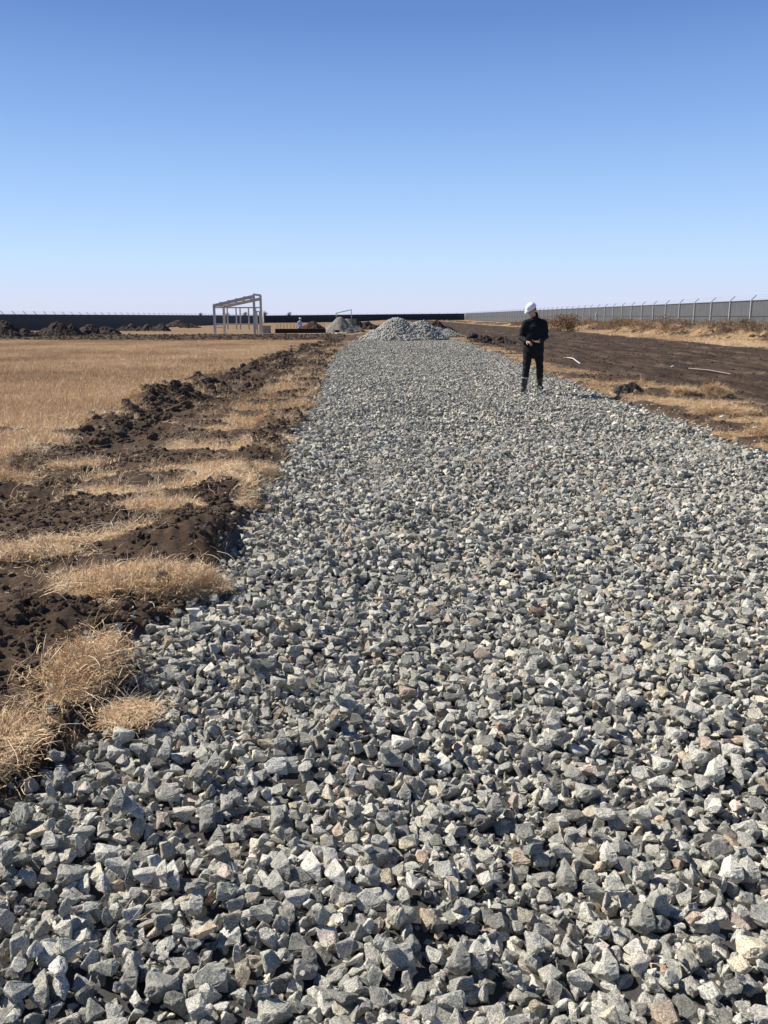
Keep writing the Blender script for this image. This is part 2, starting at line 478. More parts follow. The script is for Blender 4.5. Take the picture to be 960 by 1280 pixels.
# ------------------------------------------------------------------ instancing for stuff (gravel, grass, clods)
def scatter(name, coll, P, rot, scl, idx, attrs, label, cat):
    me = bpy.data.meshes.new(name)
    n = len(P)
    me.vertices.add(n); me.vertices.foreach_set('co', np.asarray(P, np.float32).ravel())
    def at(k, ty, arr, fld):
        a = me.attributes.new(k, ty, 'POINT'); a.data.foreach_set(fld, arr)
    at('rot', 'FLOAT_VECTOR', np.asarray(rot, np.float32).ravel(), 'vector')
    at('scl', 'FLOAT', np.asarray(scl, np.float32), 'value')
    at('idx', 'INT', np.asarray(idx, np.int32), 'value')
    for k, arr in attrs.items(): at(k, 'FLOAT', np.asarray(arr, np.float32), 'value')
    o = bpy.data.objects.new(name, me); C.objects.link(o)
    ng = bpy.data.node_groups.new(name, 'GeometryNodeTree')
    ng.interface.new_socket('Geometry', in_out='INPUT', socket_type='NodeSocketGeometry')
    ng.interface.new_socket('Geometry', in_out='OUTPUT', socket_type='NodeSocketGeometry')
    gi = ng.nodes.new('NodeGroupInput'); go = ng.nodes.new('NodeGroupOutput')
    ci = ng.nodes.new('GeometryNodeCollectionInfo'); ci.inputs['Collection'].default_value = coll
    ci.inputs['Separate Children'].default_value = True; ci.inputs['Reset Children'].default_value = True
    m2p = ng.nodes.new('GeometryNodeMeshToPoints')
    ip = ng.nodes.new('GeometryNodeInstanceOnPoints'); ip.inputs['Pick Instance'].default_value = True
    def na(k, ty):
        a = ng.nodes.new('GeometryNodeInputNamedAttribute'); a.data_type = ty; a.inputs['Name'].default_value = k; return a.outputs['Attribute']
    L = ng.links.new
    e2r = ng.nodes.new('FunctionNodeEulerToRotation')
    L(na('rot', 'FLOAT_VECTOR'), e2r.inputs[0]); L(e2r.outputs[0], ip.inputs['Rotation'])
    L(na('scl', 'FLOAT'), ip.inputs['Scale']); L(na('idx', 'INT'), ip.inputs['Instance Index'])
    L(gi.outputs[0], m2p.inputs[0]); L(m2p.outputs[0], ip.inputs['Points']); L(ci.outputs[0], ip.inputs['Instance']); L(ip.outputs[0], go.inputs[0])
    md = o.modifiers.new('scatter', 'NODES'); md.node_group = ng
    tag(o, label, cat, kind='stuff')
    return o

def proto_coll(name, meshes):
    c = bpy.data.collections.new(name)
    for i, me in enumerate(meshes):
        c.objects.link(bpy.data.objects.new('%s.%03d' % (name, i), me))
    return c

# --- stones: broken convex pieces, edges worn a little
def make_stone(seed, detail=1):
    r = np.random.default_rng(seed)
    n = r.integers(9, 15)
    p = r.normal(size=(n, 3)); p /= np.linalg.norm(p, axis=1)[:, None]
    p *= r.uniform(.8, 1.05, (n, 1))
    sx = (1.0, r.uniform(.62, .9), r.uniform(.42, .75))
    p *= np.array(sx)
    bm = bmesh.new()
    for q in p: bm.verts.new(q)
    res = bmesh.ops.convex_hull(bm, input=bm.verts)
    for v in [v for v in bm.verts if not v.link_faces]: bm.verts.remove(v)
    bmesh.ops.dissolve_limit(bm, angle_limit=R(12), verts=bm.verts, edges=bm.edges)
    bmesh.ops.bevel(bm, geom=bm.edges[:], offset=.045, segments=1, affect='EDGES', profile=.5)
    bmesh.ops.triangulate(bm, faces=bm.faces)
    bm.normal_update()
    planes = [(tuple(f.normal), f.calc_center_median().dot(f.normal)) for f in bm.faces if f.calc_area() > 1e-4]
    if detail:
        bmesh.ops.subdivide_edges(bm, edges=[e for e in bm.edges if e.calc_length() > .28], cuts=2, use_grid_fill=True)
        bmesh.ops.triangulate(bm, faces=bm.faces)
        bm.normal_update()
        for v in bm.verts:
            c = v.co
            k = math.sin(c.x * 7 + seed) * math.sin(c.y * 9 + 2 * seed) * math.sin(c.z * 8 + 3 * seed) * .035 + r.normal() * .014
            v.co = c + v.normal * k
    me = bpy.data.meshes.new('stone')
    bm.to_mesh(me); bm.free()
    return me, planes

NP = 28
protos = [make_stone(100 + i) for i in range(NP)]
stone_meshes = [p[0] for p in protos]
for me in stone_meshes: me.materials.append(M_stone)
stone_coll = proto_coll('stone', stone_meshes)

def deposit(W, Ht, dens, seed=3, cell=.0075):
    """drop stones one by one into a bed, each finding the lowest of a few spots; returns x,y,z,rot,scale,idx"""
    r = np.random.default_rng(seed)
    variants = []
    for v in range(260):
        i = v % NP
        u = r.random()
        s = r.uniform(.010, .020) if u < .30 else (.017 + .036 * r.beta(1.8, 2.4) if u < .95 else r.uniform(.048, .064))
        if r.random() < .86: e = Euler((r.normal() * .38, r.normal() * .38, r.uniform(0, 6.28)))
        else: e = Euler((r.uniform(0, 6.28), r.uniform(0, 6.28), r.uniform(0, 6.28)))
        Rm = np.array(e.to_matrix())
        nr = np.array([p[0] for p in protos[i][1]]) @ Rm.T; dd = np.array([p[1] for p in protos[i][1]]) * s
        k = int(math.ceil(1.1 * s / cell))
        g = np.arange(-k, k + 1) * cell
        gx, gy = np.meshgrid(g, g)
        top = np.full(gx.shape, 1e9); bot = np.full(gx.shape, -1e9)
        for (a, b, c), d in zip(nr, dd):
            if c > .02: top = np.minimum(top, (d - a * gx - b * gy) / c)
            elif c < -.02: bot = np.maximum(bot, (d - a * gx - b * gy) / c)
            else:
                o_ = a * gx + b * gy > d
                top[o_] = -1e9
        ok = top > bot
        if ok.sum() < 3: ok[k, k] = True; top[k, k] = s * .4; bot[k, k] = -s * .4
        variants.append((i, tuple(e), s, k, np.where(ok, -bot, -1e9), np.where(ok, top, -1e9)))
    nx = int(W / cell); ny = int(Ht / cell)
    xs = np.arange(nx) * cell; ys = np.arange(ny) * cell
    gx, gy = np.meshgrid(xs, ys)
    H = (fbm(gx * 5, gy * 5, 2, 72) - .5) * .02
    N = int(W * Ht * dens)
    out = np.zeros((N, 8))
    # small ones last so that they lie in the gaps as well
    vs = r.integers(0, 260, N)
    rx = r.integers(8, nx - 8, (N, 4)); ry = r.integers(8, ny - 8, (N, 4))
    for j in range(N):
        i, e, s, k, nb, tp = variants[vs[j]]
        best = None
        for c in range(4 if j % 4 else 1):
            x = min(max(rx[j, c], k), nx - k - 1); y = min(max(ry[j, c], k), ny - k - 1)
            z = (H[y - k:y + k + 1, x - k:x + k + 1] + nb).max()
            if best is None or z < best[0]: best = (z, x, y)
        z, x, y = best
        z -= s * .16
        sl = H[y - k:y + k + 1, x - k:x + k + 1]
        np.maximum(sl, tp + z, out=sl)
        out[j] = (x * cell, y * cell, z, e[0], e[1], e[2], s, i)
    return out, H

X0, BW, BL = -2.7, 8.4, 11.5
dep, Htop = deposit(BW, BL, 1500)
print('stones in block', len(dep), 'top mean', Htop.mean())
allp = []
for b in range(6):
    d = dep.copy()
    if b % 2 == 1:
        d[:, 0] = BW - d[:, 0]; d[:, 1] = BL - d[:, 1]; d[:, 5] += math.pi
        # rotation by pi about z: applied by adding to the z euler
    d[:, 0] += X0; d[:, 1] += .5 + b * BL
    if b >= 2:                                     # thin the hidden lower stones out in the far blocks
        d = d[int(len(d) * .35):]
    allp.append(d)
allp = np.vstack(allp)
x, y = allp[:, 0], allp[:, 1]
edge = .05 * (rng.random(len(x)) - .5) + .06 * (fbm(x * 6, y * 6, 2, 73) - .5)
keep = (x > XL(y) - .06 + edge) & (x < XR(y) + .05 + edge) & (y < 57.5)
D_ = ((x + 1.03) / .1) ** 2 + ((y - 3.08) / .1) ** 2 > .8
keep &= D_
# inside a generous view wedge only
keep &= np.abs(x) < .62 * y + 1.4
S = allp[keep]
x, y = S[:, 0], S[:, 1]
zoff = -0.095 + undul(x, y) - 0.03 * (1 - ss(0, .35, x - XL(y))) - 0.03 * (1 - ss(0, .35, XR(y) - x))
S[:, 2] += zoff
# strays on the soil beside the road
ns = 900
sy = rng.uniform(1.5, 40, ns) ** 1.0; side = rng.random(ns) < .55
off = rng.exponential(.12, ns)
sx = np.where(side, XL(sy) - off, XR(sy) + off)
sz = height(sx, sy)
st = np.zeros((ns, 8)); st[:, 0] = sx; st[:, 1] = sy; st[:, 3:6] = rng.normal(size=(ns, 3)) * (.3, .3, 3); st[:, 6] = rng.uniform(.012, .035, ns); st[:, 7] = rng.integers(0, NP, ns)
st[:, 2] = sz + st[:, 6] * .35
S = np.vstack([S, st])
print('stones', len(S))
tint = rng.random(len(S)) ; tone = np.clip(rng.normal(.5, .25, len(S)), 0, 1)
scatter('gravel', stone_coll, S[:, :3], S[:, 3:6], S[:, 6], S[:, 7], {'tint': tint, 'tone': tone},
        'loose bed of grey crushed stone covering the road down the middle', 'gravel')

# --- straw tufts
def make_tuft(seed, kind):
    r = np.random.default_rng(seed)
    V = []; F = []; shade = []
    nb = {'field': 46, 'mat': 44, 'tall': 30}[kind]
    for b in range(nb):
        if kind == 'field': L = r.uniform(.05, .15); lean = abs(r.normal(0.7, .45)); spread = .09
        elif kind == 'mat': L = r.uniform(.07, .20); lean = abs(r.normal(1.25, .4)); spread = .085
        else: L = r.uniform(.12, .32); lean = abs(r.normal(.6, .4)); spread = .05
        a = r.uniform(0, 6.28); w_ = r.uniform(.0013, .0036) * (1.5 if kind == 'field' else 1)
        p = np.array([r.normal() * spread, r.normal() * spread, r.uniform(-.01, .02)])
        segs = 3; th = lean * (.5 if kind != 'mat' else 1.05); side = np.array([-math.sin(a), math.cos(a), 0])
        tw = r.normal() * .5
        sh = r.uniform(0, 1)
        base = len(V)
        for s_ in range(segs + 1):
            ww = w_ * (1 - .75 * s_ / segs)
            V.append(p - side * ww); V.append(p + side * ww); shade += [sh, sh]
            th = th + lean * .45 + r.normal() * .12
            dirv = np.array([math.cos(a) * math.sin(th), math.sin(a) * math.sin(th), math.cos(th)])
            p = p + dirv * L / segs
            if kind != 'tall' or s_ > 1: p[2] = max(p[2], .004 + r.uniform(0, .01))
            a += r.normal() * .35; side = np.array([-math.sin(a + tw), math.cos(a + tw), r.normal() * .3])
        for s_ in range(segs):
            k = base + 2 * s_
            F.append((k, k + 1, k + 3, k + 2))
    me = mesh_from('tuft', V, F)
    at = me.attributes.new('shade', 'FLOAT', 'POINT'); at.data.foreach_set('value', np.array(shade, np.float32))
    me.materials.append(M_straw)
    return me
def make_long(seed):
    r = np.random.default_rng(seed); V = []; F = []; sh = []
    for b in range(5):
        a = r.uniform(0, 6.28); L = r.uniform(.12, .34); n = 8; p = np.array([r.normal() * .05, r.normal() * .05, .015]); w_ = r.uniform(.0009, .0018); k0 = len(V); s0 = r.uniform(.7, 1.4); cv = r.normal() * .09; rise = r.uniform(.1, .5)
        for i in range(n + 1):
            sd_ = np.array([-math.sin(a), math.cos(a), .3]) * w_ * (1 - .5 * i / n)
            V += [p - sd_, p + sd_]; sh += [s0, s0]
            p = p + np.array([math.cos(a), math.sin(a), rise * math.cos(3.1 * i / n)]) * L / n; a += cv + r.normal() * .12
        for i in range(n): F.append((k0 + 2 * i, k0 + 2 * i + 1, k0 + 2 * i + 3, k0 + 2 * i + 2))
    me = mesh_from('tuft', V, F); at = me.attributes.new('shade', 'FLOAT', 'POINT'); at.data.foreach_set('value', np.array(sh, np.float32)); me.materials.append(M_straw)
    return me
tufts = [make_tuft(200 + i, 'field') for i in range(6)] + [make_tuft(220 + i, 'mat') for i in range(6)] + [make_tuft(240 + i, 'tall') for i in range(3)] + [make_long(260 + i) for i in range(5)]
tuft_coll = proto_coll('tuft', tufts)
def straw_points():
    P = []; 
    def region(n, x0, x1, y0, y1, powr=1.0):
        yy = y0 + (y1 - y0) * rng.random(n) ** powr
        xx = rng.uniform(x0, x1, n)
        return xx, yy
    xs, ys, ks, sc_ = [], [], [], []
    # near band beside the gravel
    a, b = region(60000, -6.5, -.85, 1.8, 16, 1.2)
    g, _, gr = masks(a, b); k = (rng.random(len(a)) < (g - .32) * 1.6) & (gr < .5) & (np.abs(a) < .62 * b + .8)
    xs.append(a[k]); ys.append(b[k]); ks.append(rng.choice([6, 7, 8, 9, 10, 11, 6, 7, 8, 9, 10, 1], k.sum())); sc_.append(rng.uniform(.4, .85, k.sum()))
    # extra on the clumps
    for cx, cy, rx, ry, h in CL[:6] + CL[-5:]:
        n = int((3600 if cx < 0 else 1500) * rx * ry * 3.14)
        t = rng.uniform(0, 6.28, n); q = np.sqrt(rng.random(n)) * 1.02
        a = cx + rx * q * np.cos(t); b = cy + ry * q * np.sin(t)
        ok = (fbm(a * 5, b * 5, 3, 61) < .72)
        a = a[ok]; b = b[ok]; n = len(a)
        xs.append(a); ys.append(b); ks.append(rng.choice([6, 7, 8, 9, 10, 11, 6, 7, 8, 17], n)); sc_.append(rng.uniform(.32, .60, n) if cx < 0 else rng.uniform(.5, 1.0, n))
    # field
    a, b = region(150000, -34, -3.0, 6, 57, 1.25)
    g, _, gr = masks(a, b); k = (rng.random(len(a)) < (g - .3) * 1.5) & (gr < .5) & (np.abs(a) < .58 * b + 1)
    xs.append(a[k]); ys.append(b[k]); ks.append(rng.integers(0, 9, k.sum())); sc_.append(rng.uniform(.6, 1.15, k.sum()))
    # left strip further off
    a, b = region(16000, -4.5, -1.2, 14, 57, 1.1)
    g, _, gr = masks(a, b); k = (rng.random(len(a)) < (g - .35) * 1.5) & (gr < .5)
    xs.append(a[k]); ys.append(b[k]); ks.append(rng.integers(3, 12, k.sum())); sc_.append(rng.uniform(.8, 1.3, k.sum()))
    # right strip
    a, b = region(34000, 4.5, 9.5, 6.5, 60, 1.3)
    g, _, gr = masks(a, b); k = (rng.random(len(a)) < (g - .3) * 1.2) & (gr < .5)
    xs.append(a[k]); ys.append(b[k]); ks.append(rng.integers(6, 12, k.sum())); sc_.append(rng.uniform(.5, 1.05, k.sum()))
    a, b = region(34000, 18, 32, 30, 140, 1.3)
    g, _, gr = masks(a, b); k = (rng.random(len(a)) < (g - .3) * 1.2)
    xs.append(a[k]); ys.append(b[k]); ks.append(rng.integers(0, 9, k.sum())); sc_.append(rng.uniform(.9, 1.7, k.sum()))
    a, b = region(5200, -4.6, -1.0, 2.2, 14, 1.3)
    g, _, gr = masks(a, b); g2 = masks(a + .12, b)[0] + masks(a - .12, b)[0] + masks(a, b - .15)[0]
    k = (gr < .5) & (rng.random(len(a)) < .04 + .5 * g + .22 * g2)
    xs.append(a[k]); ys.append(b[k]); ks.append(rng.integers(15, 20, k.sum())); sc_.append(rng.uniform(.5, 1.0, k.sum()))
    a, b = region(26, -1.2, 5, 1.6, 9, 1.2)
    xs.append(a); ys.append(b); ks.append(rng.integers(15, 20, len(a))); sc_.append(rng.uniform(.15, .4, len(a)))
    # odd straws on bare soil
    a, b = region(2600, -5, -1.1, 2.2, 30, 1.5)
    g, _, gr = masks(a, b); k = (gr < .5)
    xs.append(a[k]); ys.append(b[k]); ks.append(rng.integers(6, 12, k.sum())); sc_.append(rng.uniform(.25, .5, k.sum()))
    return map(np.concatenate, (xs, ys, ks, sc_))
a, b, k, s = straw_points()
z = height(a, b) - .008 + .10 * masks(a, b)[2]
# blades follow the slope of the ground a little
ex = (height(a + .05, b) - height(a - .05, b)) / .1; ey = (height(a, b + .05) - height(a, b - .05)) / .1
rot = np.stack([np.clip(ey, -.8, .8) , -np.clip(ex, -.8, .8), rng.uniform(0, 6.28, len(a))], 1)
print('tufts', len(a))
patch = fbm(a * .35, b * .35, 3, 77)
scatter('dry_grass', tuft_coll, np.stack([a, b, z], 1), rot, s, k, {'tint': np.clip(rng.random(len(a)) * .55 + (patch - .3) * 1.3 - .34 * (a > 4) * (a < 12), 0, 1)},
        'dry straw coloured grass of the field and the verges', 'dry grass')

# --- soil clods
def make_clod(seed):
    r = np.random.default_rng(seed)
    bm = bmesh.new(); bmesh.ops.create_icosphere(bm, subdivisions=3, radius=1)
    o_ = r.uniform(0, 50, 3)
    for v in bm.verts:
        c = np.array(v.co)
        k = fbm(c[0:1] * 1.6 + o_[0] + c[2] * 1.1, c[1:2] * 1.6 + o_[1] - c[2] * 1.3, 4, seed, .6)[0]
        k2 = abs(fbm(c[0:1] * 5 + o_[2] + 3 * c[2], c[1:2] * 5 - 3 * c[2], 2, seed + 9)[0] - .5)
        v.co = Vector(c * (0.35 + 1.05 * k + .6 * k2)) * 1.0
        v.co.z *= .72
    me = bpy.data.meshes.new('clod'); bm.to_mesh(me); bm.free(); me.materials.append(M_clod)
    return me
clods = [make_clod(300 + i) for i in range(10)]
clod_coll = proto_coll('clod', clods)
def clod_points():
    xs, ys, ss_ = [], [], []
    def add(n, x0, x1, y0, y1, smin, smax, prob, p=1.2):
        yy = y0 + (y1 - y0) * rng.random(n) ** p; xx = rng.uniform(x0, x1, n)
        g, rd, gr = masks(xx, yy)
        k = (rng.random(n) < prob(xx, yy, g, rd)) & (gr < .5)
        q = rng.random(n) ** 3
        s_ = smin + (smax - smin) * q
        xs.append(xx[k]); ys.append(yy[k]); ss_.append(s_[k])
    add(80000, -5.2, -1.1, 2, 18, .003, .024, lambda x, y, g, r_: (1 - g) * (.10 + .5 * ss(.48, .66, fbm(x * 1.6, y * 1.6, 3, 81))))
    # ridge of clods on the field edge
    n = 5200; yy = 5.5 + 50 * rng.random(n) ** 1.3; xx = XF(yy) + .35 + rng.normal(size=n) * .28
    pr = ss(.42, .6, fbm(xx * .6, yy * .6, 2, 82)); k = rng.random(n) < pr * .32
    xs.append(xx[k]); ys.append(yy[k]); ss_.append((.015 + .065 * rng.random(n)[k] ** 2) * (1 + yy[k] / 60))
    add(9000, -5, -1.3, 16, 57, .012, .07, lambda x, y, g, r_: (1 - g) * ss(.42, .58, fbm(x * .9, y * .5, 3, 83)))
    add(30000, 4.7, 21, 8, 75, .006, .040, lambda x, y, g, r_: (1 - g) * (.5 - .15 * r_))
    add(9000, 23, 32, 28, 140, .03, .13, lambda x, y, g, r_: .7 * ss(.45, .6, fbm(x * .5, y * .5, 3, 84)))
    add(12000, -70, -3, 54, 78, .02, .10, lambda x, y, g, r_: (1 - g) * .6)
    # foot of the gravel edge
    n = 1800; yy = 3.4 + 40 * rng.random(n) ** 1.4; xx = XL(yy) - .12 - np.abs(rng.normal(size=n)) * .14
    g, rd, gr = masks(xx, yy); k = (rng.random(n) < .9 * ss(.45, .6, fbm(xx, yy * .9, 2, 85))) & (gr < .5)
    xs.append(xx[k]); ys.append(yy[k]); ss_.append(.008 + .035 * rng.random(n)[k] ** 2)
    return map(np.concatenate, (xs, ys, ss_))
a, b, s = clod_points()
z = height(a, b) + s * .12
print('clods', len(a))
scatter('soil_clods', clod_coll, np.stack([a, b, z], 1), np.stack([rng.normal(size=len(a)) * .5, rng.normal(size=len(a)) * .5, rng.uniform(0, 6.28, len(a))], 1), s * 1.25,
        rng.integers(0, 10, len(a)), {'tint': rng.random(len(a))}, 'dark crumbled clods of dug soil beside the road', 'soil clods')

# ------------------------------------------------------------------ metal fences
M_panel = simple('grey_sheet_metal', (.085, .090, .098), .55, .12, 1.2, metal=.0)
M_panel_shade = simple('shaded_sheet_metal', (.028, .033, .046), .6, .12, 1.2)  # panel metal with the shade of its sunless side put into the colour
M_post = simple('galvanised_post', (.50, .51, .52), .5, .1, 4)
M_arm = simple('galvanised_arm', (.30, .31, .33), .5, .1, 4)
M_wire = simple('barbed_wire', (.22, .22, .23), .5, .1, 4)

def fence(name, p0, p1, ztop0, ztop1, hgt, gap, outward, pmat, label, cat='fence', postside=1):
    p0 = Vector((p0[0], p0[1], 0)); p1 = Vector((p1[0], p1[1], 0))
    d = (p1 - p0); Ln = d.length; d.normalize(); n = int(round(Ln / gap))
    root = empty(name, (p0.x, p0.y, ztop0 - hgt)); tag(root, label, cat)
    inv = Matrix.Translation(-root.location)
    out_ = Vector(outward).normalized()
    base = root.location
    def zt(t): return ztop0 + (ztop1 - ztop0) * t
    def loc(t, off=0): return p0 + d * (Ln * t) + out_ * off - Vector((base.x, base.y, 0))
    for i in range(n):
        t0, t1 = i / n, (i + 1) / n
        m = MB()
        # corrugated sheet: folded ribs, mid and top rail on the near side
        k = 12
        a = loc(t0); b = loc(t1)
        vs = []; fs = []
        for j in range(k + 1):
            for s_ in (0, 1):
                u = (j + (.35 if s_ else 0)) / k
                if u > 1: continue
                q = a.lerp(b, u); dep_ = .03 if j % 2 else 0
                z = zt(t0 + (t1 - t0) * u) - base.z
                for th in (0, .012):
                    c = q + out_ * (dep_ + th)
                    vs.append((c.x, c.y, z - hgt)); vs.append((c.x, c.y, z))
        cols = len(vs) // 4
        for j in range(cols - 1):
            o4 = 4 * j
            fs += [(o4, o4 + 4, o4 + 5, o4 + 1), (o4 + 2, o4 + 3, o4 + 7, o4 + 6), (o4 + 1, o4 + 5, o4 + 7, o4 + 3), (o4, o4 + 2, o4 + 6, o4 + 4)]
        fs += [(0, 1, 3, 2), (4 * cols - 4, 4 * cols - 2, 4 * cols - 1, 4 * cols - 3)]
        m.add(vs, fs)
        for zz, hh in ((-.04, .08), (-hgt * .5, .07)):
            qa = loc(t0, -.03); qb = loc(t1, -.03)
            qa.z = zt(t0) - base.z + zz; qb.z = zt(t1) - base.z + zz
            m.beam(qa, qb, .04, hh)
        m.build('panel', pmat, root)
    for i in range(n + 1):
        t = i / n
        m = MB(); q = loc(t, -.10 * postside); z = zt(t) - base.z
        m.beam((q.x, q.y, z - hgt - .3), (q.x, q.y, z + .05), .09)
        po = m.build('post', M_post, root)
        m = MB()
        m.beam((q.x, q.y, z + .03), tuple(q + out_ * .48 + Vector((0, 0, z + .52))), .08, .08)
        m.build('outrigger', M_arm, po)
    m = MB()
    for f in (.25, .6, .97):
        qa = loc(0, -.10 + .48 * f); qb = loc(1, -.10 + .48 * f)
        qa.z = zt(0) - base.z + .52 * f; qb.z = zt(1) - base.z + .52 * f
        m.beam(qa, qb, .012)
    m.build('barbed_wire', M_wire, root)
    return root

RX = lambda xp, K=39950., vp=490.: ((xp - 480) / 1035. * (K / (xp - vp)), K / (xp - vp) * 1.0)
corner = (42.6, 437.0)
fence('sheet_metal_fence', (38.1, 45.0), (41.3, 432.0), 3.22, 3.05, 3.2, 5.5, (1, 0, 0), M_panel,
      'long grey sheet metal fence with pale posts and barbed outriggers running back on the right')
fence('sheet_metal_fence', (-64.4, 96.0), (-52.6, 368.0), 1.90, 1.95, 3.3, 4.0, (-1, 0, 0), M_panel_shade, postside=-1, label=
      'shade-darkened sheet metal fence behind the soil heaps on the left')
fence('sheet_metal_fence', (-52.2, 370.0), (41.3, 435.5), 1.95, 3.05, 3.3, 5.5, (-.55, .83, 0), M_panel_shade, postside=-1, label=
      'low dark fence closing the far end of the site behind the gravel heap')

# ------------------------------------------------------------------ heaps
def heap(name, pos, peaks, size, mat, label, cat, rough=.12, fine=.05, n=110, seed=0, power=1.0, sink=.06):
    """one closed heap: cones round the peaks (dx, dy, height, radius) with an uneven skin"""
    gx, gy = np.meshgrid(np.linspace(-size[0], size[0], n), np.linspace(-size[1], size[1], n))
    z = np.zeros_like(gx) - 1.0
    wob = (fbm(gx * .9 + seed, gy * .9, 4, 90 + seed) - .5)
    for dx, dy, hh, rad in peaks:
        dd = np.sqrt((gx - dx) ** 2 + (gy - dy) ** 2) / rad
        dd = dd * (1 + .35 * wob)
        q = hh * (1 - np.power(dd, power))
        q = np.where(dd < .25, hh * (1 - np.power(.25, power)) + (hh * np.power(.25, power)) * .45 * (1 - (dd / .25) ** 2) , q) if power <= 1.3 else q
        z = np.maximum(z, q)
    zz = z + rough * (fbm(gx * 2 + seed, gy * 2, 4, 95 + seed, .6) - .5) * 2 + fine * (np.abs(fbm(gx * 7, gy * 7 + seed, 3, 99) - .5) * 2)
    zz = np.maximum(zz, -sink - .2)
    V = np.stack([gx, gy, zz], -1).reshape(-1, 3)
    I = np.arange(n * n).reshape(n, n)
    q = np.stack([I[:-1, :-1], I[:-1, 1:], I[1:, 1:], I[1:, :-1]], -1).reshape(-1, 4)
    keep_ = (zz.ravel()[q].max(1) > -sink)
    q = q[keep_]
    used, inv_ = np.unique(q, return_inverse=True)
    me = mesh_from(name, V[used], inv_.reshape(-1, 4))
    o = link(name, me, mat, smooth=False)
    o.location = pos
    tag(o, label, cat)
    return o, (gx, gy, zz)

M_heapsoil = simple('dark_heap_soil', (.050, .038, .032), .95, .45, 1.6, bump=.06, spec=.1)
M_fine = simple('fine_gravel', (.165, .155, .13), .9, .25, 5, bump=.03)

def stones_on(o, gxyz, n, smin, smax, seed, mat_stone):
    """adds real little stones to the heap's own mesh"""
    r = np.random.default_rng(seed)
    gx, gy, gz = gxyz; N = gx.shape[0]
    bm = bmesh.new(); bm.from_mesh(o.data)
    me = o.data
    W = gx.max(); Hh = gy.max()
    base = []
    for k in range(6):
        b = bmesh.new(); bmesh.ops.create_icosphere(b, subdivisions=1, radius=1)
        for v in b.verts: v.co = Vector((v.co.x * r.uniform(.7, 1.1), v.co.y * r.uniform(.6, 1), v.co.z * r.uniform(.5, .9))) * r.uniform(.8, 1.2)
        base.append((np.array([v.co[:] for v in b.verts]), np.array([[v.index for v in f.verts] for f in b.faces]))); b.free()
    VV = []; FF = []; c0 = 0; got = 0
    while got < n:
        x_ = r.uniform(-W, W); y_ = r.uniform(-Hh, Hh)
        i = (y_ + Hh) / (2 * Hh) * (N - 1); j = (x_ + W) / (2 * W) * (N - 1)
        z_ = gz[int(i), int(j)]
        if z_ < -.02: 
            got += .2; continue
        bv, bf = base[r.integers(0, 6)]
        s_ = smin + (smax - smin) * r.random() ** 1.5
        Rm = np.array(Euler((r.uniform(0, 6), r.uniform(0, 6), r.uniform(0, 6))).to_matrix())
        VV.append((bv * s_) @ Rm.T + np.array([x_, y_, z_ + s_ * .4])); FF.append(bf + c0); c0 += len(bv); got += 1
    VV = np.vstack(VV); FF = np.vstack(FF)
    bm.free()
    nv0 = len(me.vertices)
    co = np.empty(nv0 * 3); me.vertices.foreach_get('co', co)
    quads = np.empty(len(me.loops), np.int32); me.loops.foreach_get('vertex_index', quads); quads = quads.reshape(-1, 4)
    tris = np.vstack([quads[:, [0, 1, 2]], quads[:, [0, 2, 3]]])
    nm = mesh_from(me.name, np.vstack([co.reshape(-1, 3), VV]), np.vstack([tris, FF + nv0]))
    for m_ in mat_stone: nm.materials.append(m_)
    o.data = nm
    return o

def pile_material(name, stops, scale=16):
    m, t, b = new_mat(name)
    co = node(t, 'ShaderNodeTexCoord').outputs['Object']
    v = node(t, 'ShaderNodeTexVoronoi'); v.inputs['Scale'].default_value = scale; t.links.new(co, v.inputs['Vector'])
    s_ = node(t, 'ShaderNodeSeparateColor'); t.links.new(v.outputs['Color'], s_.inputs[0])
    r = ramp(t, s_.outputs[0], stops)
    t.links.new(r.outputs[0], b.inputs['Base Color']); b.inputs['Roughness'].default_value = .85
    return m
M_pile = pile_material('crushed_granite_heap', [(0, (.13, .13, .125)), (.4, (.28, .275, .25)), (.8, (.36, .35, .325)), (.93, (.42, .37, .29)), (1, (.5, .49, .46))])

p = px(503, 424); p.z = -.03
o, g_ = heap('gravel_heap', p, [(-.50, 0, 1.62, 2.35), (1.25, .35, 1.40, 1.95), (.4, .2, 1.30, 2.1), (1.9, .3, .9, 1.3), (-1.4, -.2, .62, 1.5)], (3.6, 2.8), M_pile,
         'tall grey crushed stone heap with two peaks at the far end of the gravel road', 'gravel heap', rough=.11, fine=.0, seed=1)
stones_on(o, g_, 7500, .04, .12, 5, [M_pile])
p = px(558, 420); p.z = -.03
o, g_ = heap('gravel_heap', p, [(0, .4, .62, 1.35), (-.7, .5, .8, 1.2)], (2.2, 1.8), M_pile,
         'low grey gravel heap tucked against the right foot of the tall one', 'gravel heap', rough=.04, fine=0, seed=2)
stones_on(o, g_, 2500, .03, .07, 6, [M_pile])
p = px(545, 415); p.z = -.05
heap('soil_heap', p, [(0, 0, 1.25, 1.5), (.9, .3, .7, 1.2)], (2.6, 2.0), M_heapsoil, 'dark soil heap peeping out behind the right peak of the gravel heap', 'soil heap', seed=3, rough=.25, fine=.15)
